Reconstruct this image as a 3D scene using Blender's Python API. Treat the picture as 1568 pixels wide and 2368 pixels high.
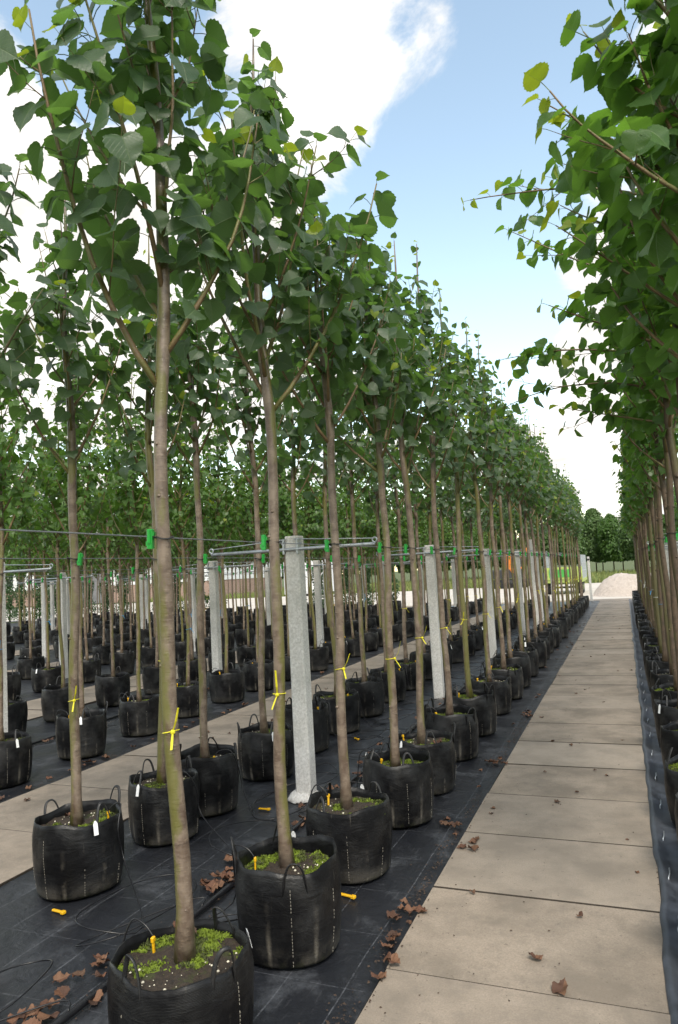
import bpy, bmesh, math, random
import numpy as np
from mathutils import Vector, Matrix
R = math.radians
for o in list(bpy.data.objects): bpy.data.objects.remove(o)
scene = bpy.context.scene
COL = scene.collection

# ------------------------------------------------------------------ camera
CW, CH, CF, CAMH = 1568.0, 2367.4, 1640.0, 1.70
def _basis(vp=(1445, 1290), roll=.055):
    d = np.array([vp[0]-CW/2, vp[1]-CH/2, CF]); d /= np.linalg.norm(d)
    p = np.array([vp[0]-1000-CW/2, vp[1]+1000*roll-CH/2, CF])
    up = np.cross(p, d); up /= np.linalg.norm(up)
    if up[1] > 0: up = -up
    r = np.cross(d, up)
    if r[0] < 0: r = -r
    return np.array([r, d, up])
RW = _basis()
def proj(P):
    c = (np.asarray(P, float)-np.array([0, 0, CAMH])) @ RW
    return c[..., 0]/c[..., 2]*CF+CW/2, c[..., 1]/c[..., 2]*CF+CH/2, c[..., 2]
cam = bpy.data.cameras.new('camera'); camo = bpy.data.objects.new('camera', cam); COL.objects.link(camo)
rx, ry, rz = RW @ [1, 0, 0], RW @ [0, -1, 0], RW @ [0, 0, -1]
camo.matrix_world = Matrix(((rx[0], ry[0], rz[0], 0), (rx[1], ry[1], rz[1], 0), (rx[2], ry[2], rz[2], CAMH), (0, 0, 0, 1)))
cam.sensor_fit = 'VERTICAL'; cam.sensor_height = 36; cam.sensor_width = 24; cam.lens = CF/CH*36
cam.clip_start = .05; cam.clip_end = 3000
cam.dof.use_dof = True; cam.dof.focus_distance = 5.0; cam.dof.aperture_fstop = 8.0
scene.camera = camo
scene.cycles.max_bounces = 4; scene.cycles.diffuse_bounces = 3; scene.cycles.glossy_bounces = 2; scene.cycles.transmission_bounces = 2

# ------------------------------------------------------------------ world, sun, exposure
SUN_EL, SUN_AZ = 50.0, 150.0      # azimuth from +Y, negative = towards -X (left of the path)
w = bpy.data.worlds.new('World'); scene.world = w; w.use_nodes = True
nt = w.node_tree; N = nt.nodes; L = nt.links; N.clear()
def wn(t, **k):
    n = N.new(t)
    for a, b in k.items(): setattr(n, a, b)
    return n
def wmath(op, a, b=None, c=None):
    n = wn('ShaderNodeMath', operation=op)
    for i, v in enumerate((a, b, c)):
        if v is None: continue
        if isinstance(v, (int, float)): n.inputs[i].default_value = v
        else: L.new(v, n.inputs[i])
    return n.outputs[0]
out = wn('ShaderNodeOutputWorld'); bg = wn('ShaderNodeBackground'); L.new(bg.outputs[0], out.inputs[0])
sky = wn('ShaderNodeTexSky', sky_type='NISHITA'); sky.sun_disc = False
sky.sun_elevation = R(SUN_EL); sky.sun_rotation = R(SUN_AZ); sky.air_density = 1.0; sky.dust_density = .6; sky.ozone_density = 1.0
tc = wn('ShaderNodeTexCoord'); DIR = tc.outputs['Generated']
sep = wn('ShaderNodeSeparateXYZ'); L.new(DIR, sep.inputs[0])
zz = wmath('ADD', wmath('MAXIMUM', sep.outputs[2], 0.0), 0.22)
comb = wn('ShaderNodeCombineXYZ'); L.new(wmath('DIVIDE', sep.outputs[0], zz), comb.inputs[0]); L.new(wmath('DIVIDE', sep.outputs[1], zz), comb.inputs[1])
comb.inputs[2].default_value = 3.7
def wnoise(scale, detail, rough, dist=0.0):
    n = wn('ShaderNodeTexNoise'); n.inputs['Scale'].default_value = scale; n.inputs['Detail'].default_value = detail
    n.inputs['Roughness'].default_value = rough; n.inputs['Distortion'].default_value = dist
    L.new(comb.outputs[0], n.inputs['Vector']); return n.outputs['Fac']
n1 = wnoise(2.6, 10, .60, .35); n2 = wnoise(5.0, 5, .6)
def cloud_dir(px, py):
    v = RW @ np.array([px-CW/2, py-CH/2, CF]); return v/np.linalg.norm(v)
dens = wmath('ADD', wmath('MULTIPLY', wmath('SUBTRACT', n1, .5), 1.55), .60)
# big cloud masses and clear gaps of this sky, as directions on the dome
for px, py, width, amp in ((900, 60, 6.5, .26), (1050, 130, 3.6, .30), (960, 260, 3, .16), (1010, 360, 4, -.14), (680, 200, 6, .26), (560, 430, 8, .16), (30, 330, 7, .26), (200, 90, 6.5, -0.62), (420, 60, 5, .06), (1130, 470, 9, -0.44), (1240, 120, 7, -0.46),
                           (960, 640, 7, -0.34), (1420, 780, 6, .34), (1330, 930, 6, .26), (1500, 110, 4, .22), (200, 800, 12, .24), (1900, 500, 14, .12), (850, 300, 3.5, .14), (0, 80, 4, .20), (1360, 540, 3, .14), (1180, 860, 5, -0.24)):
    d = cloud_dir(px, py)
    dot = wn('ShaderNodeVectorMath', operation='DOT_PRODUCT'); L.new(DIR, dot.inputs[0]); dot.inputs[1].default_value = d
    ang = wmath('DIVIDE', wmath('ARCCOSINE', wmath('MINIMUM', dot.outputs['Value'], 1.0)), R(width))
    g = wmath('EXPONENT', wmath('MULTIPLY', wmath('MULTIPLY', ang, ang), -1.0))
    dens = wmath('ADD', dens, wmath('MULTIPLY', g, amp))
mr = wn('ShaderNodeMapRange', interpolation_type='SMOOTHSTEP'); L.new(dens, mr.inputs[0])
mr.inputs[1].default_value = .50; mr.inputs[2].default_value = .70; mr.inputs[3].default_value = 0; mr.inputs[4].default_value = 1
skym = wn('ShaderNodeVectorMath', operation='MULTIPLY'); L.new(sky.outputs[0], skym.inputs[0]); skym.inputs[1].default_value = (2.0, 1.75, 1.35)
shade = wn('ShaderNodeMapRange'); L.new(n2, shade.inputs[0]); shade.inputs[1].default_value = .35; shade.inputs[2].default_value = .7; shade.inputs[3].default_value = 4.2; shade.inputs[4].default_value = 6.2
cl = wn('ShaderNodeVectorMath', operation='SCALE'); cl.inputs[0].default_value = (1.0, .965, .915); L.new(shade.outputs[0], cl.inputs['Scale'])
mix = wn('ShaderNodeMix', data_type='VECTOR'); L.new(mr.outputs[0], mix.inputs[0]); L.new(skym.outputs[0], mix.inputs[4]); L.new(cl.outputs[0], mix.inputs[5])
L.new(mix.outputs[1], bg.inputs[0]); bg.inputs[1].default_value = .10
sl = bpy.data.lights.new('sun', 'SUN'); so = bpy.data.objects.new('sun', sl); COL.objects.link(so)
sl.energy = 1.5; sl.angle = R(16); sl.color = (1, .93, .82)
az = R(SUN_AZ); e = R(SUN_EL)
sd = Vector((math.sin(az)*math.cos(e), math.cos(az)*math.cos(e), math.sin(e)))
so.rotation_euler = sd.to_track_quat('Z', 'Y').to_euler(); so.location = (0, 0, 20)
scene.view_settings.view_transform = 'Standard'; scene.view_settings.look = 'None'
scene.view_settings.gamma = 1; scene.view_settings.exposure = 1.3; scene.view_settings.use_curve_mapping = False

# ------------------------------------------------------------------ material helpers
class Mat:
    def __init__(s, name):
        s.m = bpy.data.materials.new(name); s.m.use_nodes = True; s.nt = s.m.node_tree
        s.N = s.nt.nodes; s.L = s.nt.links
        s.b = s.N['Principled BSDF']; s.out = s.N['Material Output']
        s.tc = None
    def n(s, t, **k):
        n = s.N.new(t)
        for a, b in k.items(): setattr(n, a, b)
        return n
    def coord(s, w='Object'):
        if s.tc is None: s.tc = s.n('ShaderNodeTexCoord')
        return s.tc.outputs[w]
    def world(s):
        return s.n('ShaderNodeNewGeometry').outputs['Position']
    def put(s, v, sock):
        if hasattr(v, 'is_linked') or hasattr(v, 'links'): s.L.new(v, sock)
        elif isinstance(v, (tuple, list)) and len(v) == 3 and sock.type == 'RGBA': sock.default_value = (*v, 1)
        else: sock.default_value = v
    def math(s, op, a, b=0.0, c=None):
        n = s.n('ShaderNodeMath', operation=op); s.put(a, n.inputs[0]); s.put(b, n.inputs[1])
        if c is not None: s.put(c, n.inputs[2])
        return n.outputs[0]
    def scaled(s, co, sc):
        n = s.n('ShaderNodeMapping'); s.L.new(co, n.inputs[0]); n.inputs['Scale'].default_value = sc; return n.outputs[0]
    def noise(s, co, scale, detail=4, rough=.55, dist=0, four=None):
        n = s.n('ShaderNodeTexNoise'); s.L.new(co, n.inputs['Vector']); n.inputs['Scale'].default_value = scale
        n.inputs['Detail'].default_value = detail; n.inputs['Roughness'].default_value = rough; n.inputs['Distortion'].default_value = dist
        return n.outputs['Fac']
    def ramp(s, f, stops):
        n = s.n('ShaderNodeValToRGB'); s.L.new(f, n.inputs[0]); cr = n.color_ramp
        while len(cr.elements) < len(stops): cr.elements.new(.5)
        for e_, (p, c) in zip(cr.elements, stops):
            e_.position = p; e_.color = (*c, 1) if isinstance(c, (tuple, list)) else (c, c, c, 1)
        return n.outputs[0]
    def step(s, f, a, b, lo=0., hi=1.):
        n = s.n('ShaderNodeMapRange'); s.L.new(f, n.inputs[0]); n.inputs[1].default_value = a; n.inputs[2].default_value = b
        n.inputs[3].default_value = lo; n.inputs[4].default_value = hi; return n.outputs[0]
    def mix(s, f, a, b, mode='MIX'):
        n = s.n('ShaderNodeMix', data_type='RGBA', blend_type=mode); s.put(f, n.inputs[0]); s.put(a, n.inputs[6]); s.put(b, n.inputs[7]); return n.outputs[2]
    def base(s, v): s.put(v, s.b.inputs['Base Color'])
    def rough(s, v): s.put(v, s.b.inputs['Roughness'])
    def bump(s, h, strength=.3, dist=.01):
        n = s.n('ShaderNodeBump'); s.L.new(h, n.inputs['Height']); n.inputs['Strength'].default_value = strength; n.inputs['Distance'].default_value = dist
        s.L.new(n.outputs[0], s.b.inputs['Normal']); return n
    def orand(s): return s.n('ShaderNodeObjectInfo').outputs['Random']
M = {}
def plain(name, col, rough=.6, var=.18, scale=30, metal=0, bump=0):
    m = Mat(name); co = m.coord(); f = m.noise(co, scale, 5)
    m.base(m.mix(m.step(f, .3, .7), tuple(c*(1-var) for c in col), tuple(min(1, c*(1+var)) for c in col)))
    m.rough(m.step(f, .3, .7, rough-.08, rough+.08)); m.b.inputs['Metallic'].default_value = metal
    if bump: m.bump(f, bump, .004)
    M[name] = m.m; return m

# leaves
def leaf_mat(name, c_dark, c_light, vein, trans, tw=.34, rough=.42):
    m = Mat(name); uv = m.coord('UV'); sx = m.n('ShaderNodeSeparateXYZ'); m.L.new(uv, sx.inputs[0])
    ax = m.math('ABSOLUTE', m.math('SUBTRACT', sx.outputs[0], .5)); v = sx.outputs[1]
    mid = m.step(ax, .006, .022, 1, 0)
    fr = m.math('FRACT', m.math('MULTIPLY', m.math('SUBTRACT', v, m.math('MULTIPLY', ax, .95)), 6.5))
    side = m.math('MULTIPLY', m.step(m.math('ABSOLUTE', m.math('SUBTRACT', fr, .5)), .0, .07, 1, 0), .55)
    veins = m.math('MAXIMUM', mid, side)
    rnd = m.math('FRACT', m.math('ADD', m.n('ShaderNodeNewGeometry').outputs['Random Per Island'], m.orand()))
    nz = m.noise(m.coord('Object'), 22, 3)
    f = m.math('ADD', m.math('MULTIPLY', rnd, .75), m.math('MULTIPLY', nz, .25))
    col = m.mix(f, c_dark, c_light)
    back = m.n('ShaderNodeNewGeometry').outputs['Backfacing']
    col = m.mix(m.math('MULTIPLY', back, .45), col, tuple(min(1, c*1.5+.012) for c in c_light))
    col = m.mix(m.math('MULTIPLY', veins, .8), col, vein)
    m.base(col); m.rough(m.step(nz, .3, .7, rough-.08, rough+.1)); m.b.inputs['Specular IOR Level'].default_value = .5
    bp = m.bump(m.math('ADD', m.math('MULTIPLY', veins, -1.0), m.math('MULTIPLY', nz, .6)), .35, .004)
    tr = m.n('ShaderNodeBsdfTranslucent'); m.put(m.mix(m.math('MULTIPLY', veins, .5), m.mix(rnd, trans, tuple(c*.7 for c in trans)), tuple(c*.5 for c in trans)), tr.inputs[0])
    ms = m.n('ShaderNodeMixShader'); ms.inputs[0].default_value = tw
    m.L.new(m.b.outputs[0], ms.inputs[1]); m.L.new(tr.outputs[0], ms.inputs[2]); m.L.new(ms.outputs[0], m.out.inputs[0])
    M[name] = m.m
leaf_mat('leaf_linden', (.040, .078, .040), (.088, .138, .072), (.165, .225, .11), (.17, .34, .05), .42, .40)
leaf_mat('leaf_young', (.16, .24, .02), (.24, .30, .03), (.28, .34, .10), (.42, .55, .03), .45)
leaf_mat('leaf_path_row', (.034, .085, .020), (.070, .145, .032), (.13, .22, .06), (.20, .42, .04), .44)
leaf_mat('leaf_maple', (.045, .10, .020), (.085, .165, .035), (.13, .22, .06), (.20, .40, .04), .36)
leaf_mat('leaf_shrub', (.020, .055, .016), (.042, .095, .026), (.07, .13, .04), (.07, .18, .02), .28)
leaf_mat('leaf_far', (.05, .10, .03), (.10, .17, .045), (.12, .2, .06), (.16, .3, .05), .3)

def bark(name, a, b, algae, lent=.6, gloss=.38):
    m = Mat(name); co = m.coord(); f = m.noise(co, 14, 6, .6, .4)
    col = m.mix(m.step(f, .38, .62), a, b)
    st = m.noise(m.scaled(co, (14, 14, 42)), 1.6, 6, .7)
    col = m.mix(m.step(st, .58, .70, 0, lent), col, tuple(c*.45 for c in a))
    st2 = m.noise(m.scaled(co, (30, 30, 170)), 1.0, 3, .6)
    col = m.mix(m.step(st2, .60, .68, 0, .5), col, tuple(min(1, c*1.5) for c in b))
    sp = m.n('ShaderNodeSeparateXYZ'); m.L.new(m.coord('Normal'), sp.inputs[0])
    g = m.noise(m.scaled(co, (4, 4, 1.6)), 2.2, 5, .6)
    gf = m.math('ADD', m.math('MULTIPLY', sp.outputs[0], .13), m.math('ADD', g, m.math('MULTIPLY', m.orand(), .14)))
    col = m.mix(m.step(gf, .545, .66, 0, .85), col, algae)
    m.base(col); m.rough(m.step(f, .2, .8, gloss-.06, gloss+.2)); m.b.inputs['Specular IOR Level'].default_value = .6
    m.bump(m.math('ADD', m.math('MULTIPLY', f, .5), m.math('ADD', m.math('MULTIPLY', st, .45), m.math('MULTIPLY', st2, .3))), .6, .007)
    M[name] = m.m
bark('bark_linden', (.092, .062, .045), (.190, .146, .110), (.108, .106, .020), .7, .30)
bark('bark_brown', (.055, .035, .021), (.105, .070, .044), (.075, .070, .02), .5, .5)
bark('bark_branch', (.12, .075, .035), (.19, .125, .06), (.13, .13, .035), .4, .45)
# bag
m = Mat('bag_black'); co = m.coord(); sp = m.n('ShaderNodeSeparateXYZ'); m.L.new(co, sp.inputs[0])
wv = m.n('ShaderNodeTexWave', wave_type='BANDS', bands_direction='Z'); wv.inputs['Scale'].default_value = 70; wv.inputs['Distortion'].default_value = 1.2; m.L.new(co, wv.inputs[0])
f1 = m.noise(co, 7, 5, .6); f2 = m.noise(m.scaled(co, (16, 16, 1.6)), 1.6, 4, .6); f3 = m.noise(co, 90, 3)
low = m.math('MULTIPLY', m.step(sp.outputs[2], .0, .11, 1, 0), m.step(f1, .42, .62))
th = m.math('FRACT', m.math('ADD', m.math('MULTIPLY', m.math('ARCTAN2', sp.outputs[1], sp.outputs[0]), 7/6.28318), 7.0))
seam = m.math('MULTIPLY', m.math('MULTIPLY', m.step(m.math('ABSOLUTE', m.math('SUBTRACT', th, .5)), .008, .075, 1, 0), m.step(sp.outputs[2], .05, .30, 1, 0)), m.step(m.noise(co, 11, 4), .42, .66, 0, 1.0))
dust = m.math('MAXIMUM', m.math('MAXIMUM', seam, m.math('MULTIPLY', m.step(f2, .66, .80), m.step(f3, .35, .6, .25, .8))), m.math('MULTIPLY', low, .55))
col = m.mix(m.math('MULTIPLY', dust, .8), m.mix(f1, (.0035, .0035, .004), (.008, .008, .009)), (.16, .145, .12))
gr = m.math('MULTIPLY', m.step(sp.outputs[2], .0, .05, 1, 0), m.step(f2, .45, .6))
col = m.mix(m.math('MULTIPLY', gr, .6), col, (.03, .035, .010))
m.base(col); m.rough(m.step(f1, .3, .7, .26, .60)); m.put(m.step(m.noise(co, 4.5, 3), .42, .64, .12, .6), m.b.inputs['Specular IOR Level'])
wr = m.noise(m.scaled(co, (5, 5, 14)), 1.5, 5, .6, 1.0)
m.bump(m.math('ADD', m.math('MULTIPLY', wr, 1.0), m.math('ADD', m.math('MULTIPLY', wv.outputs['Fac'], .06), m.math('MULTIPLY', f3, .10))), .38, .016); M['bag'] = m.m
plain('strap_black', (.010, .010, .011), .5, .3, 60, 0, .4)
# soil and moss
m = Mat('soil'); co = m.coord(); f = m.noise(co, 60, 6, .7); g = m.noise(m.n('ShaderNodeVectorMath', operation='ADD').outputs[0], 1)
gm = m.noise(co, 9, 5, .65)
col = m.mix(m.step(f, .3, .7), (.010, .007, .005), (.055, .038, .024)); col = m.mix(m.step(gm, .56, .64, 0, .6), col, (.045, .06, .010))
m.base(col); m.rough(.85); m.bump(f, .9, .012); M['soil'] = m.m
plain('moss', (.125, .175, .012), .8, .45, 45)
plain('moss_dark', (.06, .075, .016), .8, .5, 60)
plain('pellet', (.62, .58, .46), .6, .2, 60)
plain('green_plastic', (.007, .26, .03), .35, .15, 20)
plain('rubber', (.012, .012, .013), .55, .3, 50)
plain('ribbon_yellow', (.62, .56, .02), .45, .1, 50)
plain('ribbon_blue', (.03, .25, .50), .45, .1, 50)
plain('ribbon_white', (.70, .72, .74), .45, .1, 50)
plain('tag_white', (.78, .79, .80), .45, .08, 90)
plain('stitch', (.27, .25, .21), .7, .35, 80)
plain('stake_yellow', (.75, .42, .01), .4, .12, 30)
plain('tube_black', (.008, .008, .010), .34, .25, 25)
plain('galvanised', (.42, .45, .48), .42, .2, 40, .75, .2)
plain('wire_steel', (.30, .32, .34), .4, .15, 40, .7)
m = Mat('post_concrete'); co = m.world(); f = m.noise(co, 55, 6, .7); f2 = m.noise(co, 5, 4)
col = m.mix(m.step(f, .35, .68), (.46, .45, .43), (.74, .73, .71)); col = m.mix(m.step(f2, .5, .75, 0, .5), col, (.36, .36, .33)); m.base(col); m.rough(.8); m.bump(f, .6, .006); M['post_concrete'] = m.m
# slabs
m = Mat('slab_concrete'); co = m.world(); rn = m.orand()
f = m.noise(co, 130, 5, .75); f2 = m.noise(co, 2.2, 6, .65); f3 = m.noise(co, 11, 6, .7); f4 = m.noise(co, 34, 4, .6)
col = m.mix(m.step(f, .34, .66), (.225, .182, .140), (.365, .305, .242))
col = m.mix(m.step(f2, .42, .62, 0, .75), col, (.150, .126, .098)); col = m.mix(m.step(f3, .50, .70, 0, .5), col, (.150, .130, .105))
col = m.mix(m.step(f4, .65, .72, 0, .6), col, (.09, .075, .055))
col = m.mix(m.math('MULTIPLY', rn, .35), col, m.mix(rn, (.25, .20, .155), (.36, .315, .265)))
m.base(col); m.rough(m.step(f2, .3, .7, .72, .88)); m.bump(m.math('ADD', f, m.math('MULTIPLY', f4, .5)), .45, .004); M['slab'] = m.m
plain('joint_dirt', (.045, .036, .027), .9, .4, 60, 0, .6)
# woven ground fabric
m = Mat('fabric'); co = m.world(); sp = m.n('ShaderNodeSeparateXYZ'); m.L.new(co, sp.inputs[0])
def line(ax, period, wdt):
    t = m.math('FRACT', m.math('ADD', m.math('DIVIDE', ax, period), 100.0)); return m.step(m.math('ABSOLUTE', m.math('SUBTRACT', t, .5)), wdt/period*.5, wdt/period*.9, 1, 0)
dn = m.noise(co, 3.0, 6, .65, .3); dn2 = m.noise(co, 40, 5, .7); wob = m.math('MULTIPLY', m.noise(co, .8, 2), .07)
grid = m.math('MAXIMUM', line(m.math('ADD', sp.outputs[0], wob), .26, .0042), m.math('MULTIPLY', line(m.math('ADD', sp.outputs[1], wob), .44, .0042), .6))
streak = m.noise(m.scaled(co, (60, 5, 5)), 1.0, 4, .65)
col = m.mix(dn2, (.0075, .0085, .0115), (.016, .018, .023))
col = m.mix(m.math('MULTIPLY', grid, m.step(dn2, .40, .62, .05, .5)), col, (.17, .18, .20))
dust = m.math('MULTIPLY', m.step(dn, .53, .63), m.step(dn2, .3, .7, .3, 1)); col = m.mix(m.math('MULTIPLY', dust, .55), col, (.085, .092, .105))
col = m.mix(m.step(streak, .60, .72, 0, .25), col, (.13, .13, .14))
m.base(col); m.rough(m.math('ADD', m.step(dn, .35, .65, .30, .56), m.math('MULTIPLY', dn2, .08))); m.b.inputs['Specular IOR Level'].default_value = .5
wvx = m.n('ShaderNodeTexWave', bands_direction='X'); wvx.inputs['Scale'].default_value = 90; m.L.new(co, wvx.inputs[0])
m.bump(m.math('ADD', m.math('MULTIPLY', m.noise(co, 9, 4, .6, .8), 1.0), m.math('ADD', m.math('MULTIPLY', wvx.outputs['Fac'], .03), m.math('MULTIPLY', dn2, .12))), .35, .02); M['fabric'] = m.m
plain('fabric_hem_sky_sheen', (.045, .052, .066), .5, .5, 9, 0, .5)  # sky reflection on the hem painted in as a paler, bluish fabric colour
m = Mat('fallen_leaf'); rn = m.math('FRACT', m.math('ADD', m.n('ShaderNodeNewGeometry').outputs['Random Per Island'], m.orand())); f = m.noise(m.coord(), 45, 4)
col = m.ramp(rn, [(0, (.045, .022, .013)), (.35, (.125, .052, .026)), (.7, (.19, .095, .05)), (1, (.075, .042, .024))]); m.base(m.mix(m.step(f, .4, .7, 0, .5), col, (.06, .03, .018))); m.rough(.65); m.bump(f, .5, .004); M['fallen_leaf'] = m.m
plain('litter', (.055, .034, .022), .9, .5, 25)
plain('fallen_yellow', (.52, .34, .03), .6, .25, 40)
# far ground
m = Mat('gravel'); co = m.world(); f = m.noise(co, 9, 8, .75); f2 = m.noise(co, .35, 5, .6)
col = m.mix(f, (.40, .37, .33), (.62, .58, .52)); col = m.mix(m.step(f2, .5, .7, 0, .5), col, (.36, .31, .26)); m.base(col); m.rough(.9); m.bump(f, .5, .03); M['gravel'] = m.m
m = Mat('sand'); co = m.world(); f = m.noise(co, 6, 8, .7); f2 = m.noise(co, 26, 5, .7); m.base(m.mix(f, (.42, .35, .30), (.66, .59, .53))); m.rough(.95); m.bump(m.math('ADD', f, m.math('MULTIPLY', f2, .4)), .8, .12); M['sand'] = m.m
m = Mat('ground'); co = m.world(); f = m.noise(co, 1.3, 8, .7); m.base(m.mix(f, (.035, .055, .015), (.10, .13, .035))); m.rough(.95); m.bump(f, .5, .05); M['ground'] = m.m
m = Mat('grass'); rn = m.n('ShaderNodeNewGeometry').outputs['Random Per Island']; m.base(m.mix(rn, (.075, .13, .025), (.24, .25, .075))); m.rough(.7); M['grass'] = m.m
# far man-made
m = Mat('brick_far'); br = m.n('ShaderNodeTexBrick'); m.L.new(m.scaled(m.coord('UV'), (1, 1, 1)), br.inputs[0]); br.inputs['Scale'].default_value = 1.0
br.inputs['Brick Width'].default_value = .22; br.inputs['Row Height'].default_value = .065; br.inputs['Mortar Size'].default_value = .008
br.inputs['Color1'].default_value = (.25, .14, .105, 1); br.inputs['Color2'].default_value = (.33, .20, .155, 1); br.inputs['Mortar'].default_value = (.35, .32, .28, 1); m.base(br.outputs[0]); m.rough(.85); M['brick'] = m.m
plain('wall_white', (.72, .73, .74), .6, .05, 2)
plain('roof_grey', (.16, .16, .17), .7, .2, 4)
plain('glass_dark', (.02, .025, .03), .15, .2, 3)
plain('trailer_green', (.06, .34, .06), .45, .2, 6); plain('trailer_yellowgreen', (.32, .40, .10), .5, .2, 6)
plain('tyre', (.018, .018, .018), .75, .3, 30); plain('orange_paint', (.75, .22, .015), .4, .15, 6); plain('dark_metal', (.03, .03, .032), .5, .3, 10)
plain('timber', (.32, .23, .13), .75, .25, 12)

# ------------------------------------------------------------------ mesh helpers
rng = random.Random(11)
class MB:
    def __init__(s): s.v = []; s.f = []; s.mi = []
    def add(s, vs, fs, mi=0):
        o = len(s.v); s.v += [tuple(v) for v in vs]; s.f += [tuple(i+o for i in f) for f in fs]; s.mi += [mi]*len(fs); return s
    def box(s, x0, x1, y0, y1, z0, z1, mi=0):
        return s.add([(x, y, z) for z in (z0, z1) for x, y in ((x0, y0), (x1, y0), (x1, y1), (x0, y1))], [(3, 2, 1, 0), (4, 5, 6, 7), (0, 1, 5, 4), (1, 2, 6, 5), (2, 3, 7, 6), (3, 0, 4, 7)], mi)
    def bbox(s, x0, x1, y0, y1, z0, z1, b=.008, mi=0):   # box with chamfered vertical + top edges
        def ring(i, z): return [(x0+i+b, y0+i, z), (x1-i-b, y0+i, z), (x1-i, y0+i+b, z), (x1-i, y1-i-b, z), (x1-i-b, y1-i, z), (x0+i+b, y1-i, z), (x0+i, y1-i-b, z), (x0+i, y0+i+b, z)]
        vs = ring(0, z0)+ring(0, z1-b)+ring(b, z1); fs = [tuple(range(7, -1, -1)), tuple(range(16, 24))]
        for r in (0, 8):
            for k in range(8): fs.append((r+k, r+(k+1) % 8, r+8+(k+1) % 8, r+8+k))
        return s.add(vs, fs, mi)
    def tube(s, pts, rad, sides=8, cap=True, mi=0, flat=1.0):
        pts = [Vector(p) for p in pts]; n = len(pts)
        if not hasattr(rad, '__len__'): rad = [rad]*n
        vs = []; up = Vector((0, 0, 1)); prev = None
        for i, p in enumerate(pts):
            t = (pts[min(i+1, n-1)]-pts[max(i-1, 0)]).normalized()
            if prev is None:
                a = t.cross(up)
                if a.length < .1: a = Vector((1, 0, 0))
            else: a = prev-t*prev.dot(t)
            a.normalize(); prev = a; b_ = t.cross(a)
            for k in range(sides):
                q = 2*math.pi*k/sides; vs.append(p+a*(math.cos(q)*rad[i])+b_*(math.sin(q)*rad[i]*flat))
        fs = []
        for i in range(n-1):
            for k in range(sides):
                k2 = (k+1) % sides; fs.append((i*sides+k, i*sides+k2, (i+1)*sides+k2, (i+1)*sides+k))
        if cap: fs += [tuple(range(sides-1, -1, -1)), tuple((n-1)*sides+k for k in range(sides))]
        return s.add(vs, fs, mi)
    def lathe(s, prof, seg=16, mi=0, axis='Z', o=(0, 0, 0)):
        vs = []; fs = []
        for r, z in prof:
            for k in range(seg):
                a = 2*math.pi*k/seg; c = (r*math.cos(a), r*math.sin(a), z)
                if axis == 'X': c = (c[2], c[0], c[1])
                vs.append((c[0]+o[0], c[1]+o[1], c[2]+o[2]))
        for i in range(len(prof)-1):
            for k in range(seg):
                k2 = (k+1) % seg; fs.append((i*seg+k, i*seg+k2, (i+1)*seg+k2, (i+1)*seg+k))
        fs += [tuple(range(seg-1, -1, -1)), tuple((len(prof)-1)*seg+k for k in range(seg))]
        return s.add(vs, fs, mi)
    def mesh(s, name, mats, smooth=False):
        me = bpy.data.meshes.new(name); me.from_pydata(s.v, [], s.f)
        for mm in (mats if isinstance(mats, (list, tuple)) else [mats]): me.materials.append(M[mm])
        if len(set(s.mi)) > 1: me.polygons.foreach_set('material_index', s.mi)
        if smooth: me.polygons.foreach_set('use_smooth', [True]*len(me.polygons))
        me.update(); return me
def link(name, data=None, parent=None, loc=None, rot=None, scale=None, mat=None):
    o = bpy.data.objects.new(name, data); COL.objects.link(o)
    if parent is not None: o.parent = parent
    if mat is not None: o.matrix_basis = mat
    else:
        if loc is not None: o.location = loc
        if rot is not None: o.rotation_euler = rot
        if scale is not None: o.scale = scale if hasattr(scale, '__len__') else (scale,)*3
    return o
def tag(o, label=None, cat=None, group=None, kind=None):
    if label: o['label'] = label
    if cat: o['category'] = cat
    if group: o['group'] = group
    if kind: o['kind'] = kind
    return o

# ------------------------------------------------------------------ ground, paths, fabric
YEND = 31.4
def sheet(name, x0, x1, y0, y1, z, mat, kind='structure', nx=1, ny=1, h=None):
    xs = np.linspace(x0, x1, nx+1); ys = np.linspace(y0, y1, ny+1); b = MB()
    vs = [(x, y, z+(h(x, y) if h else 0)) for y in ys for x in xs]
    b.add(vs, [(j*(nx+1)+i, j*(nx+1)+i+1, (j+1)*(nx+1)+i+1, (j+1)*(nx+1)+i) for j in range(ny) for i in range(nx)])
    return tag(link(name, b.mesh(name, mat, h is not None)), kind=kind)
sheet('ground', -900, 900, -300, 1500, -.06, 'ground')
sheet('gravel_yard', -110, 70, YEND, 56, -.02, 'gravel')
from mathutils import noise as mn
def rip(x, y): return .006*mn.noise((x*2.3, y*1.1, 0))+.004*mn.noise((x*7, y*5, 3))
STR = []           # (right edge, left edge)
PATHS = [(-1.09, .03), (-4.80, -3.50), (-8.62, -7.42), (-12.45, -11.25), (-16.3, -15.1), (-20.15, -18.95), (-24.0, -22.8)]
edges = [(-3.50, -1.09), (-7.42, -4.80), (-11.25, -8.62), (-15.1, -12.45), (-18.95, -16.3), (-22.8, -20.15), (-31, -24.0)]
for i, (a, b_) in enumerate(edges):
    sheet('ground_fabric', a, b_-.004, -1.5, YEND, .008, 'fabric', nx=24 if i == 0 else (12 if i == 1 else 4), ny=330 if i == 0 else (160 if i == 1 else 40), h=rip if i < 2 else None)
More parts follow.
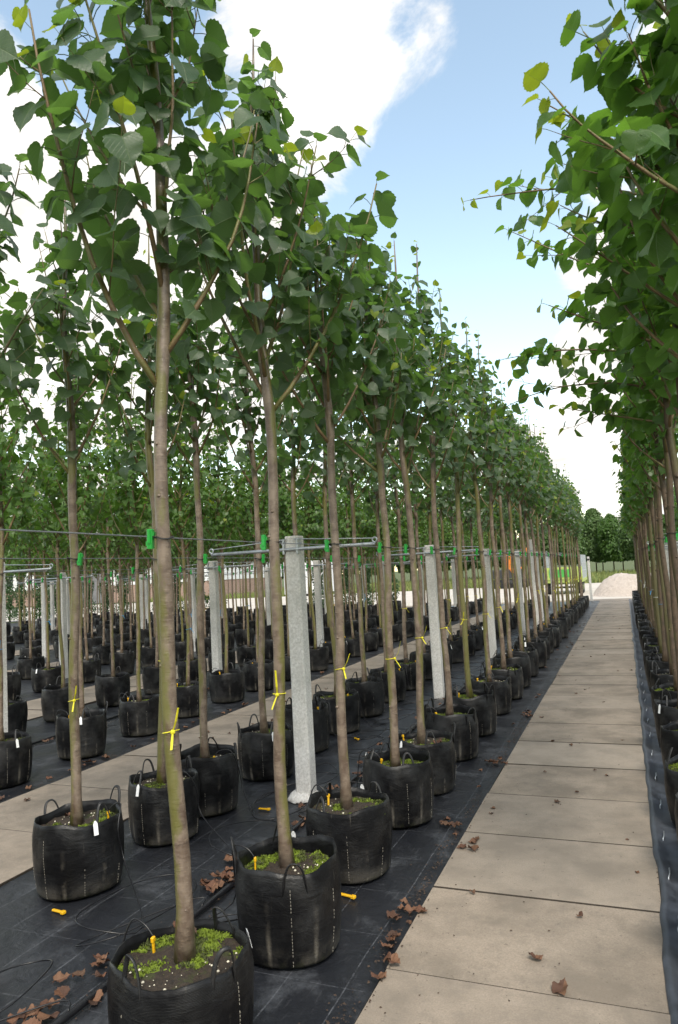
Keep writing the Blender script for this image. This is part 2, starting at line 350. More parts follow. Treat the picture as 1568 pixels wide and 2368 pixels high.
# right strip, with a loose wavy hem along the path
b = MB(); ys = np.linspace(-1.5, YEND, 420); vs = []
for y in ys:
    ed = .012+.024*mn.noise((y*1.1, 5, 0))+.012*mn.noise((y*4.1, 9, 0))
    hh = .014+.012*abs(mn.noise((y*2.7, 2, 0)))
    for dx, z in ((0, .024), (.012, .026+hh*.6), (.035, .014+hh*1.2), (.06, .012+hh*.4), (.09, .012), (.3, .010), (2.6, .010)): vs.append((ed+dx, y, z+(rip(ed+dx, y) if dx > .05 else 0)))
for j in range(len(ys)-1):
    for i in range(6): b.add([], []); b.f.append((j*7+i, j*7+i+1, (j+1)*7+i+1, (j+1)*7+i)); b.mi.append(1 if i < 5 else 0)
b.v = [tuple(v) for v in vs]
tag(link('ground_fabric', b.mesh('ground_fabric', ['fabric', 'fabric_hem_sky_sheen'], True)), kind='structure')
for i, y in enumerate(np.arange(1.7, 12, .62)):       # staples pinning the hem
    b = MB(); yy = y+.1*math.sin(i*7.1); x = .075+.02*mn.noise((y, 0, 0))
    b.tube([(x, yy, .0), (x, yy, .034), (x+.008, yy+.04, .038), (x+.01, yy+.12, .036), (x+.012, yy+.13, .0)], .004, 6)
    tag(link('fabric_staple', b.mesh('fabric_staple', 'galvanised', True)), 'bent steel staple pinning the loose fabric hem along the main path', 'staple', 'steel staples along the fabric hem')
# concrete paths made of single slabs
SLABS = []
def slab_mesh(wd, dp, seed):
    r = random.Random(seed); b = MB(); b.bbox(0, wd, 0, dp, -.05, .022, .0015+.002*r.random()); b.mi = [0 if i == 1 else 1 for i in range(len(b.f))]; me = b.mesh('slab', ['slab', 'joint_dirt']); return me
for pi, (x0, x1) in enumerate(PATHS):
    if pi > 4: 
        sheet('concrete_path', x0, x1, 18, YEND, .016, 'slab'); continue
    base = sheet('concrete_path', x0, x1-.001, -1.2, YEND, -.006, 'joint_dirt')
    dp = .81 if pi == 0 else .98; y = (2.98 if pi == 0 else 4.9)-dp*5
    ms = [slab_mesh(x1-x0-.008, dp-.008, s) for s in range(3)]
    while y < YEND-.1:
        if y > max(-1.0, abs(x1)*.85-2.2):
            s_ = link('slab', rng.choice(ms), base, (x0+.004+rng.uniform(-.003, .003), y+.004, rng.uniform(-.003, .003)), (rng.uniform(-.003, .003), rng.uniform(-.003, .003), rng.uniform(-.003, .003)))
        y += dp
sheet('cross_path', -30, 5, YEND+.02, YEND+1.25, .0, 'slab')

# ------------------------------------------------------------------ leaves (templates)
HALF = [(x*1.17, y*.93 if y < .95 else y*.9) for x, y in [(.0, .0), (.10, -.085), (.24, -.115), (.37, -.07), (.46, .05), (.50, .20), (.485, .36), (.42, .52), (.32, .67), (.20, .80), (.095, .90), (.04, .98), (.0, 1.10)]]
def leaf_template(lod, fold=.22, droop=.5, pitch=.5, pet=.5, seed=0, wave=.03):
    r = random.Random(seed)
    if lod == 0:
        pts = [HALF[0]]
        for (xa, ya), (xb, yb) in zip(HALF[:-1], HALF[1:]):
            mx, my = (xa+xb)/2, (ya+yb)/2; k = 1.055 if xa > .05 else 1
            pts.append((mx*.985, my)); pts.append((xb*(k if xb > .03 else 1), yb))
    elif lod == 1: pts = [HALF[i] for i in (0, 2, 4, 6, 8, 10, 12)]
    else: pts = [(0, 0), (.40, .0), (.47, .38), (.0, 1.08)]
    V = []; UV = []; F = []
    def place(x, y):
        z = fold*abs(x)*(1-.4*y)-droop*.35*max(y, 0)**2 + (wave*math.sin(y*9+x*7+seed) if abs(x) > .2 else 0)
        yy = y; c, s = math.cos(pitch), math.sin(pitch)
        return (x, pet+(yy*c+z*s), -yy*s+z*c+pet*.25)
    for side in (1, -1):
        asym = 1+.06*side*(1 if seed % 2 else -1)
        for i, (x, y) in enumerate(pts):
            V.append(place(side*x*asym, y)); UV.append((.5+side*x, min(max(y, 0), 1)))
            V.append(place(0, min(max(y, 0), 1.08))); UV.append((.5, min(max(y, 0), 1)))
    n = len(pts)
    for si, side in enumerate((1, -1)):
        o = si*2*n
        for i in range(n-1):
            a, m_, a2, m2 = o+2*i, o+2*i+1, o+2*i+2, o+2*i+3
            for t in ((a, a2, m2), (a, m2, m_)):
                F.append(t if side == 1 else t[::-1])
    # petiole: thin three-sided strip
    if pet > 0:
        o = len(V); w_ = .016 if lod == 0 else .02
        for (y, z) in ((0, 0), (pet*.6, pet*.22), (pet, pet*.25)):
            V += [(-w_, y, z), (w_, y, z), (0, y, z-w_*1.6)]; UV += [(.5, 0)]*3
        for i in range(2 if lod < 2 else 2):
            q = o+i*3
            for k in range(3): F.append((q+k, q+(k+1) % 3, q+3+(k+1) % 3)); F.append((q+k, q+3+(k+1) % 3, q+3+k))
    return np.array(V), np.array([f for f in F if len(set(f)) == 3]), np.array(UV)
TEMPL = {lod: [leaf_template(lod, fold=f, droop=d, pitch=p, pet=.5 if lod < 2 else .3, seed=i) for i, (f, d, p) in enumerate(((.25, .5, .55), (.12, .9, .9), (.4, .3, .25), (.2, .7, 1.15)))] for lod in (0, 1, 2)}
def raw_mesh(name, V, F, UV, mats, fmat=None, smooth=True):
    me = bpy.data.meshes.new(name); me.vertices.add(len(V)); me.vertices.foreach_set('co', np.ascontiguousarray(V, np.float32).ravel())
    me.loops.add(F.size); me.loops.foreach_set('vertex_index', np.ascontiguousarray(F, np.int32).ravel())
    me.polygons.add(len(F)); me.polygons.foreach_set('loop_start', np.arange(0, F.size, 3, dtype=np.int32)); me.polygons.foreach_set('loop_total', np.full(len(F), 3, np.int32))
    if UV is not None:
        ul = me.uv_layers.new(name='UVMap'); ul.data.foreach_set('uv', np.ascontiguousarray(UV[F.ravel()], np.float32).ravel())
    for mm in mats: me.materials.append(M[mm])
    if fmat is not None: me.polygons.foreach_set('material_index', np.ascontiguousarray(fmat, np.int32))
    me.update(calc_edges=True); me.validate()
    if smooth: me.polygons.foreach_set('use_smooth', np.ones(len(me.polygons), dtype=bool))
    return me
LEAFMESH = {}
def leaf_single(mat, k):
    if (mat, k) not in LEAFMESH: V, F, UV = TEMPL[0][k]; LEAFMESH[mat, k] = raw_mesh('leaf', V, F, UV, [mat])
    return LEAFMESH[mat, k]
class Leaves:
    def __init__(s): s.p = []; s.y = []; s.z = []; s.s = []; s.t = []; s.young = []
    def add(s, p, d, n, size, t, young=False): s.p.append(p); s.y.append(d); s.z.append(n); s.s.append(size); s.t.append(t); s.young.append(young)
    def arrays(s):
        p = np.array(s.p); y = np.array(s.y); z = np.array(s.z); y /= np.linalg.norm(y, axis=1)[:, None]
        x = np.cross(y, z); x /= np.maximum(np.linalg.norm(x, axis=1)[:, None], 1e-6); z = np.cross(x, y)
        return p, x, y, z, np.array(s.s), np.array(s.t), np.array(s.young)
def foliage_mesh(name, arr, lod, mats, sel=None):
    p, x, y, z, sc, t, yo = arr
    if sel is not None: p, x, y, z, sc, t, yo = [a[sel] for a in arr]
    Vs, Fs, Us, Ms = [], [], [], []; off = 0
    for k in range(4):
        ii = np.where(t == k)[0]
        if not len(ii): continue
        V, F, UV = TEMPL[lod][k]
        W = (V[None, :, 0:1]*x[ii][:, None]+V[None, :, 1:2]*y[ii][:, None]+V[None, :, 2:3]*z[ii][:, None])*sc[ii][:, None, None]+p[ii][:, None]
        Vs.append(W.reshape(-1, 3)); Fs.append((F[None]+(np.arange(len(ii))*len(V))[:, None, None]+off).reshape(-1, 3)); Us.append(np.tile(UV, (len(ii), 1)))
        Ms.append(np.repeat(yo[ii].astype(np.int32), len(F))); off += len(ii)*len(V)
    return raw_mesh(name, np.concatenate(Vs), np.concatenate(Fs), np.concatenate(Us), mats, np.concatenate(Ms) if len(mats) > 1 else None)

# ------------------------------------------------------------------ trees
def smooth_poly(p0, d0, length, n, bend, r, wob=.05):
    pts = [np.array(p0, float)]; d = np.array(d0, float); d /= np.linalg.norm(d)
    for i in range(n):
        d = d+np.array(bend)*(1.0/n)+np.array([r.gauss(0, wob), r.gauss(0, wob), r.gauss(0, wob)*.6]); d /= np.linalg.norm(d)
        pts.append(pts[-1]+d*length/n)
    return pts
class Tree: pass
def make_tree(seed, height=4.5, zb=2.38, nbr=17, rad=.030, spread=1.0, density=1.0, leaf=(.055, .115), upright=1.05, knobs=0, low=0, leader_bare=False, blen=1.15, lk=None, toward=None, z0=.33, shoots=()):
    """trunk + leader + limbs + leaf frames; local origin at ground under the trunk"""
    r = random.Random(seed); T = Tree(); lv = Leaves()
    n = 26; ph = r.random()*6; tr = []; rr = []
    for i in range(n):
        t = i/(n-1); z = z0+(height-z0)*t; a = .012 if z < zb else .02
        tr.append((a*math.sin(z*2.3+ph)+.006*math.sin(z*6.1+ph*2), a*math.cos(z*1.9+ph*1.7)+.006*math.sin(z*5.3+ph), z))
        q = min(1, (z-z0)/(zb-z0)); rad_z = rad*(1.0-.22*q) if z < zb else rad*.78*(1-(z-zb)/(height-zb))**.8+.0035
        if z < z0+.12: rad_z *= 1+.35*(1-(z-z0)/.12)**2
        rr.append(rad_z)
    b = MB(); b.tube(tr, rr, 14)
    for k in range(abs(knobs)):
        z = r.uniform(.5, zb); i = min(n-2, int((z-z0)/(height-z0)*(n-1))); a = r.random()*6.28; q = rr[i]
        c = np.array(tr[i]); c = c+np.array([math.cos(a)*q*.85, math.sin(a)*q*.85, z-c[2]]); kr = r.uniform(.009, .016)*(1 if knobs > 0 else .62)
        b.lathe([(.2*kr, -kr*.9), (.85*kr, -kr*.5), (kr, 0), (.85*kr, kr*.5), (.2*kr, kr*.9)], 8, o=c)
    T.trunk = b
    trn = np.array(tr)
    def axis(z): return np.array([np.interp(z, trn[:, 2], trn[:, k]) for k in range(3)])
    T.limbs = []; T.axis = axis
    def leafs_along(pts, r0, spacing, lmin, lmax, t0=.15, tipyoung=.0, dens=1.0):
        pts = np.array(pts); seg = np.linalg.norm(np.diff(pts, axis=0), axis=1); cum = np.concatenate([[0], np.cumsum(seg)]); Ltot = cum[-1]
        s = t0*Ltot; k = r.randint(0, 3)
        while s < Ltot:
            P = np.array([np.interp(s, cum, pts[:, j]) for j in range(3)]); i = min(len(seg)-1, np.searchsorted(cum, s)-1); d = pts[i+1]-pts[i]; d = d/np.linalg.norm(d)
            if r.random() < dens:
                a = k*2.4+r.gauss(0, .5); u = np.cross(d, [0, 0, 1]); u = u/max(np.linalg.norm(u), 1e-4); v = np.cross(u, d)
                o = u*math.cos(a)+v*math.sin(a)
                outw = np.array([P[0], P[1], 0]); outw = outw/max(np.linalg.norm(outw), .05)
                dirv = o*.9+outw*.35+d*.35+np.array([0, 0, r.uniform(-.35, .15)])
                dirv[2] *= .6; nrm = np.array([0, 0, .68])+outw*r.uniform(.1, 1.05)+np.array([r.gauss(0, .28), r.gauss(0, .28), r.gauss(0, .2)])
                f = s/Ltot; size = lmin+(lmax-lmin)*(.35+.65*math.sin(min(1, f*1.15)*2.2))*r.uniform(.75, 1.1)
                yo = f > .86 and r.random() < tipyoung
                lv.add(P, dirv, nrm, size*(.62 if yo else 1), r.choice((0, 0, 1, 1, 2, 3)), yo)
            k += 1; s += spacing*r.uniform(.7, 1.3)
        # terminal leaf
        lv.add(pts[-1], d*.8+np.array([0, 0, -.2]), np.array([r.gauss(0, .3), r.gauss(0, .3), 1]), lmin*1.1, r.randint(0, 3), r.random() < tipyoung)
    for k in range(nbr):
        f = (k+r.uniform(.1, .9))/nbr; z = zb+(height-zb)*.68*f**1.1; a = k*2.399+r.uniform(-.4, .4)
        ln = blen*spread*(1-.62*f)*r.uniform(.75, 1.12); P = axis(z)
        tilt = R(r.uniform(32, 54)*(1-.3*f))*spread**.5; d0 = (math.cos(a)*math.sin(tilt), math.sin(a)*math.sin(tilt), math.cos(tilt))
        pts = smooth_poly(P, d0, ln, 8, (0, 0, upright), r)
        lb = MB(); r0 = max(.0042, .0115*(1-.6*f)*(ln/1.1)**.5); lb.tube(pts, [r0*(1-.8*i/8)+.0012 for i in range(9)], 6)
        leafs_along(pts, r0, .052/density, leaf[0], leaf[1], .18, .25)
        nt_ = max(2, int(4.0*ln*density))
        for j in range(nt_):
            g = r.uniform(.18, .85); i = int(g*8); q = np.array(pts[i])+(np.array(pts[i+1])-np.array(pts[i]))*(g*8-i); d = np.array(pts[i+1])-np.array(pts[i]); d /= np.linalg.norm(d)
            sd_ = np.array([r.gauss(0, 1), r.gauss(0, 1), r.gauss(.1, .6)]); sd_ -= d*sd_.dot(d); sd_ /= np.linalg.norm(sd_)
            tl = ln*r.uniform(.22, .42)*(1.15-g*.5); tp = smooth_poly(q, d*.75+sd_*.8, tl, 4, (0, 0, .25), r, .08)
            lb.tube(tp, [.0032, .0027, .0022, .0017, .001], 4); leafs_along(tp, .003, .047/density, leaf[0]*.95, leaf[1]*.92, .15, .12)
        T.limbs.append(lb)
    for z, a, ln, tl_, dr in shoots:
        tl_ = R(tl_); pts = smooth_poly(axis(z), (math.cos(a)*math.sin(tl_), math.sin(a)*math.sin(tl_), math.cos(tl_)), ln, 10, (0, 0, dr), r, .04)
        lb = MB(); lb.tube(pts, [.0075*(1-.8*i/10)+.001 for i in range(11)], 6); leafs_along(pts, .006, .075, .07, .10, .22, .75); T.limbs.append(lb)
        for g in (.35, .5, .66):
            q = np.array(pts[int(g*10)]); d = np.array(pts[int(g*10)+1])-q; d /= np.linalg.norm(d); tp = smooth_poly(q, d+np.array([r.gauss(0, .5), r.gauss(0, .5), r.gauss(.1, .4)]), ln*.3, 4, (0, 0, .1), r, .06)
            lb.tube(tp, [.003, .0026, .002, .0016, .001], 4); leafs_along(tp, .003, .06, .06, .09, .15, .4)
    ldr = [axis(z) for z in np.linspace(zb+.15, height, 14)]
    leafs_along(ldr, .01, .05/density, leaf[0]*.8, leaf[1]*.8, .02, .5, .35 if leader_bare else .8)
    T.arr = lv.arrays(); return T

def bark_mesh(T, mat): return T.trunk.mesh('trunk', mat, True)
def limbs_joined(T):
    b = MB()
    for l in T.limbs: b.add(l.v, l.f)
    return b.mesh('limbs', 'bark_branch', True)

# ------------------------------------------------------------------ bag with soil, moss, handles, stitching, tag
def make_bag(seed):
    r = random.Random(seed); B = Tree(); seg = 40; ph = [r.random()*6.28 for _ in range(6)]
    def rimz(a): return .405+.010*math.sin(2*a+ph[0])+.008*math.sin(5*a+ph[1])
    def rad(a, t):
        base = .222+.022*math.sin(min(t*1.25, 1)*math.pi*.62)-(.012 if t > .8 else 0)*(t-.8)*5
        fold = .0045*math.sin(9*a+ph[2])*t**2+.003*math.sin(17*a+ph[3])*t**3+.004*math.sin(4*a+ph[4])
        return base+fold+.003*mn.noise((math.cos(a)*3, math.sin(a)*3, t*4+seed))
    prof = [(0.0, .90), (.015, .975), (.05, 1.0)]+[(t, 1.0) for t in (.12, .22, .34, .46, .58, .70, .80, .88, .95, 1.0)]
    vs = []; fs = []
    for t, k in prof:
        for j in range(seg): a = 2*math.pi*j/seg; q = rad(a, t)*k; vs.append((q*math.cos(a), q*math.sin(a), .010+(rimz(a)-.010)*t))
    npf = len(prof)
    for dz, dr in ((.001, -.006), (-.03, -.010), (-.10, -.008)):
        for j in range(seg): a = 2*math.pi*j/seg; q = rad(a, 1)+dr; vs.append((q*math.cos(a), q*math.sin(a), rimz(a)+dz))
    for i in range(npf+2):
        for j in range(seg): j2 = (j+1) % seg; fs.append((i*seg+j, i*seg+j2, (i+1)*seg+j2, (i+1)*seg+j))
    fs.append(tuple(range(seg-1, -1, -1))); b = MB(); b.add(vs, fs); B.bag = b.mesh('bag', 'bag', True)
    # soil
    b = MB(); rings = 8; vs = [(0, 0, .352)]
    def sz(x, y): return .338+.016*math.exp(-((x*x+y*y)/.01))+.016*mn.noise((x*16, y*16, seed))+.010*mn.noise((x*40, y*40, seed+5))
    for i in range(1, rings+1):
        q = .226*i/rings
        for j in range(seg): a = 2*math.pi*j/seg; x, y = q*math.cos(a), q*math.sin(a); vs.append((x, y, sz(x, y)))
    fs = [(0, 1+j, 1+(j+1) % seg) for j in range(seg)]+[(1+(i-1)*seg+j, 1+i*seg+j, 1+i*seg+(j+1) % seg, 1+(i-1)*seg+(j+1) % seg) for i in range(1, rings) for j in range(seg)]
    ca, sa = math.cos(ph[5]), math.sin(ph[5]); b.add(vs, fs)
    def mossy(x, y): return mn.noise((x*9, y*9, seed*3.1))+(x*ca+y*sa)*2.6
    b.mi = [1 if mossy(sum(vs[i][0] for i in f)/len(f), sum(vs[i][1] for i in f)/len(f)) > .14 else 0 for f in fs]
    B.soil = b.mesh('soil', ['soil', 'moss'], True)
    # moss: short upright blades and crumbs in patches
    Vv, Ff, mt = [], [], []
    for k in range(6000):
        q = .222*math.sqrt(r.random()); a = r.random()*6.28; x, y = q*math.cos(a), q*math.sin(a)
        if mossy(x, y)+r.gauss(0, .10) < .08 or q < .045: continue
        z = sz(x, y); h = r.uniform(.003, .012); an = r.random()*6.28; w_ = r.uniform(.0015, .0045); dx, dy = math.cos(an)*w_, math.sin(an)*w_; lx, ly = r.gauss(0, .006), r.gauss(0, .006)
        o = len(Vv); Vv += [(x-dx, y-dy, z-.002), (x+dx, y+dy, z-.002), (x+lx, y+ly, z+h), (x+lx+dx*1.5, y+ly+dy*1.5, z+h*.6)]; Ff += [(o, o+1, o+2), (o+1, o+3, o+2)]; mm = 1 if mn.noise((x*14, y*14, seed+9)) < -.05 else 0; mt += [mm, mm]
    B.moss = raw_mesh('moss', np.array(Vv), np.array(Ff), None, ['moss', 'moss_dark'], np.array(mt), False)
    b = MB()
    for k in range(90):
        q = .215*math.sqrt(r.random()); a = r.random()*6.28; x, y = q*math.cos(a), q*math.sin(a)
        if x*ca+y*sa > .03: continue
        kr = r.choice((.002, .002, .003, .003, .0042, .006)); b.lathe([(kr*.3, -kr*.7), (kr, -kr*.1), (kr*.9, kr*.3), (kr*.3, kr*.8)], 6, o=(x, y, sz(x, y)+kr*.4))
    B.pellets = b.mesh('pellets', 'pellet')
    # handles
    B.handles = []
    for a0 in (ph[0], ph[0]+1.6+r.uniform(-.2, .2), ph[0]+3.2+r.uniform(-.3, .3)):
        b = MB(); lean = r.uniform(-.055, .035); hgt = r.uniform(.055, .10); pts = []
        for u in np.linspace(-1, 1, 15):
            a = a0+u*.22; up = (1-abs(u)**2.6); q = rad(a, 1)+.003+lean*up
            z = rimz(a)-.05+(.05+hgt)*up if abs(u) < 1 else rimz(a)-.09
            pts.append((q*math.cos(a), q*math.sin(a), z))
        b.tube(pts, .0085, 6, flat=.45); B.handles.append(b.mesh('handle', 'strap_black', True))
    # stitched seams
    b = MB()
    for k in range(7):
        a = (k+.5)*2*math.pi/7-math.pi; t = .04; d_ = r.choice((.7, .85, .4, .3))
        while t < d_:
            for t1 in (t,):
                q0, q1 = rad(a, t)+.002, rad(a, t+.022)+.002; z0 = .01+(rimz(a)-.01)*t; z1 = .01+(rimz(a)-.01)*(t+.022)
                if r.random() < .85: b.tube([(q0*math.cos(a), q0*math.sin(a), z0), ((q1+.001)*math.cos(a), (q1+.001)*math.sin(a), (z0+z1)/2), (q1*math.cos(a), q1*math.sin(a), z1)], r.uniform(.0009, .0014), 4)
            t += .036
    B.stitch = b.mesh('stitching', 'stitch')
    b = MB(); a = ph[2]; q = rad(a, 1)+.006; u = np.array([-math.sin(a), math.cos(a), 0]); o_ = np.array([math.cos(a), math.sin(a), 0]); c = o_*q; c[2] = rimz(a)+.004
    vs = []
    for (s_, z, of) in ((.004, .012, 0), (.012, -.004, .004), (.012, -.035, .010), (.012, -.062, .016)):
        for sg in (-1, 1): vs.append(c+u*s_*sg+o_*of+np.array([0, 0, z]))
    vs2 = [v+o_*.0012 for v in vs]; fs = [(0, 1, 3, 2), (2, 3, 5, 4), (4, 5, 7, 6)]
    b.add(vs, [f[::-1] for f in fs]); b.add(vs2, fs); b.add(vs+vs2, [(0, 2, 10, 8), (2, 4, 12, 10), (4, 6, 14, 12), (6, 7, 15, 14), (1, 9, 11, 3), (3, 11, 13, 5), (5, 13, 15, 7)])
    B.tag = b.mesh('tag', 'tag_white'); return B
BAGS = [make_bag(s) for s in (3, 8, 21, 34)]
# clamp, strap, ribbons (local origin at trunk axis)
def clamp_mesh():
    b = MB(); b.bbox(-.011, .011, -.012, .012, -.040, .034, .003); b.box(-.016, -.0112, -.008, .008, -.03, -.012); b.box(.0112, .017, -.008, .008, .008, .024); b.box(-.005, .005, -.016, -.0122, -.02, .03); return b.mesh('wire_clamp', 'green_plastic')
CLAMP = clamp_mesh()
b = MB(); pts = [(.031*math.cos(t), .031*math.sin(t), .004*math.sin(t*2)) for t in np.linspace(0, 2*math.pi, 19)]; b.tube(pts, .008, 6, flat=.32, cap=False); STRAP = b.mesh('strap', 'rubber', True)
def ribbon_mesh(mat, seed):
    r = random.Random(seed); b = MB(); q = .0295
    b.tube([(q*math.cos(t), q*math.sin(t), .003*math.sin(t+seed)) for t in np.linspace(0, 2*math.pi, 17)], .0034, 5, cap=False, flat=.6)
    b.lathe([(.003, -.009), (.009, -.004), (.010, .003), (.004, .009)], 7, o=(q+.005, 0, 0))
    for s_, l_ in ((1, r.uniform(.08, .12)), (-1, r.uniform(.03, .06))):
        b.tube([(q+.004, 0, 0), (q+.03, .01*s_, .035*s_+.004), (q+.05, .018*s_, l_*s_)], [.003, .0046, .004], 4, flat=.25)
    return b.mesh('ribbon', mat)
RIB = {c: [ribbon_mesh('ribbon_'+c, s) for s in (1, 2, 3)] for c in ('yellow', 'blue', 'white')}

def potted(X, Y, T, meshes, near, clamp_dx=None, ribbon=None, hero=None, leafmats=None, rotz=None, bagk=None, hmax=300, rz_bag=None):
    """near: 3 = nearest (single branches and leaves), 2 = near, 1 = mid, 0 = far"""
    root = link('potted_tree', None, None, (X, Y, .012)); rz_ = rng.random()*6.28 if rotz is None else rotz
    B = BAGS[rng.randrange(4) if bagk is None else bagk]; bs = rng.uniform(.96, 1.04); br = rng.random()*6.28 if rz_bag is None else rz_bag
    bag = link('bag', B.bag, root, (0, 0, 0), (0, 0, br), (bs*rng.uniform(.98, 1.03), bs*rng.uniform(.98, 1.03), rng.uniform(.93, 1.04)))
    soil = link('soil', B.soil, root, (0, 0, 0), (0, 0, br), (bs, bs, 1))
    if near >= 1:
        for h in (B.handles if near >= 2 else B.handles[:2]): link('handle', h, bag)
        if rng.random() < .5 or near == 3: link('tag', B.tag, bag, rot=(0, 0, rng.uniform(-.5, .5)))
    if near >= 1 : tag(link('moss', B.moss, soil), kind='stuff')
    if near >= 2:
        tag(link('stitching', B.stitch, bag), kind='stuff'); tag(link('pellets', B.pellets, soil), kind='stuff')
    link('trunk', meshes['trunk'], root, (0, 0, 0), (0, 0, rz_))
    if near == 3:
        for l in T.limbs: link('branch', l.mesh('branch', 'bark_branch', True), root, (0, 0, 0), (0, 0, rz_))
        arr = T.arr; c, s = math.cos(rz_), math.sin(rz_); Rz = np.array([[c, -s, 0], [s, c, 0], [0, 0, 1]])
        p, x, y, z = [a @ Rz.T for a in arr[:4]]; sc, t, yo = arr[4:]
        u, v, dp = proj(p+np.array([X, Y, .012])); inside = (u > -60) & (u < CW+60) & (v > -60) & (v < CH) & (dp > .3)
        score = np.where(inside, sc/np.maximum(dp, .3), -1); order = np.argsort(-score)[:hmax]; order = [i for i in order if score[i] > 0]
        pick = np.zeros(len(p), bool); pick[order] = True
        for i in order:
            k = float(sc[i]); mt = Matrix(((x[i][0]*k, y[i][0]*k, z[i][0]*k, p[i][0]), (x[i][1]*k, y[i][1]*k, z[i][1]*k, p[i][1]), (x[i][2]*k, y[i][2]*k, z[i][2]*k, p[i][2]), (0, 0, 0, 1)))
            link('leaf', leaf_single(leafmats[1] if yo[i] else leafmats[0], int(t[i])), root, mat=mt)
        if (~pick).sum() > 0: tag(link('foliage', foliage_mesh('foliage', (p, x, y, z, sc, t, yo), 1, leafmats, ~pick), root), kind='stuff')
    else:
        link('limbs', meshes['limbs'], root, (0, 0, 0), (0, 0, rz_))
        tag(link('foliage', meshes['foliage'], root, (0, 0, 0), (0, 0, rz_)), kind='stuff')
    if clamp_dx is not None:
        c, s = math.cos(rz_), math.sin(rz_); ax = T.axis(1.86); ax = (ax[0]*c-ax[1]*s, ax[0]*s+ax[1]*c)
        cl_ = link('wire_clamp', CLAMP, root, (ax[0]+clamp_dx, ax[1]-.01, 1.86), (rng.uniform(-.1, .1), rng.uniform(-.1, .1), rng.uniform(-.3, .3)))
        if near >= 1: link('strap', STRAP, cl_, (-clamp_dx, .01, 0))
    if ribbon:
        zr = rng.uniform(1.02, 1.18); ax = T.axis(zr); c, s = math.cos(rz_), math.sin(rz_)
        link('ribbon', rng.choice(RIB[ribbon]), root, (ax[0]*c-ax[1]*s, ax[0]*s+ax[1]*c, zr), (rng.uniform(-.1, .1), rng.uniform(-.1, .1), rng.uniform(-1.6, .6)), 1.0)
    return root
def shared(T, trunkmat, leafmats, lod): return dict(trunk=bark_mesh(T, trunkmat), limbs=limbs_joined(T), foliage=foliage_mesh('foliage', T.arr, lod, leafmats))
ORD = ['first', 'second', 'third', 'fourth', 'fifth', 'sixth', 'seventh', 'eighth', 'ninth', 'tenth', 'eleventh', 'twelfth', 'thirteenth', 'fourteenth', 'fifteenth', 'sixteenth', 'seventeenth', 'eighteenth', 'nineteenth', 'twentieth']
def ordn(n): return ORD[n-1] if n <= 20 else ('twenty-'+ORD[n-21] if n < 30 else ('thirtieth' if n == 30 else 'thirty-'+ORD[n-31]))
LM = ['leaf_linden', 'leaf_young']; PM = ['leaf_path_row', 'leaf_young']
LIND = []
for s in range(5):
    T = make_tree(100+s, height=4.35+.22*((s*7) % 4)/1.5, zb=2.32+.05*s, nbr=16, density=.80, leaf=(.055, .105), blen=1.0, knobs=-7); LIND.append((T, shared(T, 'bark_linden', LM, 1)))
EROW = []
for s in range(3):
    T = make_tree(200+s, height=4.4+.2*s, zb=2.2+.06*s, nbr=18, density=1.0, leaf=(.055, .10), knobs=12, spread=1.0, blen=.85, rad=.031); EROW.append((T, shared(T, 'bark_brown', PM, 1)))
MAPL = []
for s in range(4):
    T = make_tree(300+s, height=4.2+.35*(s % 3), zb=1.98, nbr=20, density=1.2, leaf=(.05, .09), rad=.025, blen=.95, upright=.9, spread=1.1, leader_bare=s == 1); MAPL.append((T, shared(T, 'bark_linden', ['leaf_maple', 'leaf_young'], 2)))
# --- row A: lindens along the main path
YA = [2.23, 3.05, 3.90, 4.76, 5.45, 6.40, 7.33, 8.37, 9.30, 10.15]
while YA[-1] < 27.6: YA.append(YA[-1]+.93+rng.uniform(-.05, .05))
YB = [2.40, 3.32, 4.10, 4.65, 5.55, 6.41, 7.24, 8.10, 9.00, 9.93]
while YB[-1] < 28.5: YB.append(YB[-1]+.93+rng.uniform(-.05, .05))
before = ['three bags before', 'two bags before', 'one bag before', 'right beside']
heroA = [make_tree(5, knobs=-8, height=4.95, zb=2.40, nbr=14, density=.74, leaf=(.06, .125), blen=1.35, rad=.031),
         make_tree(17, knobs=-8, height=4.45, zb=2.46, nbr=14, density=.74, leaf=(.06, .125), blen=1.25),
         make_tree(29, knobs=-8, height=4.25, zb=2.38, nbr=15, density=.82, leaf=(.06, .115), blen=1.1),
         make_tree(31, knobs=-8, height=4.30, zb=2.36, nbr=15, density=.82, leaf=(.06, .115), blen=1.1),
         make_tree(37, knobs=-8, height=4.40, zb=2.36, nbr=15, density=.82, leaf=(.06, .112), blen=1.1)]
for i, y in enumerate(YA):
    X = -1.575+rng.uniform(-.03, .03)
    if i < 5: T = heroA[i]; ms = dict(trunk=bark_mesh(T, 'bark_linden')); nr = 3
    else: T, ms = LIND[rng.randrange(5)]; nr = 2 if i < 12 else (1 if i < 20 else 0)
    o = potted(X, y, T, ms, nr, -.05, 'yellow' if i in (0, 1) or rng.random() < .75 else None, leafmats=LM, rotz=[4.1, .5, 2.0, 3.3, 1.2][i] if i < 5 else None, hmax=290)
    if i < 4: lab = 'potted linden %s the cement-footed post, main path row' % before[i]
    else: lab = 'potted linden beside the main path, %s beyond the cement-footed post' % ordn(i-3)
    tag(o, lab, 'potted tree', 'lindens in grow bags beside the main path')
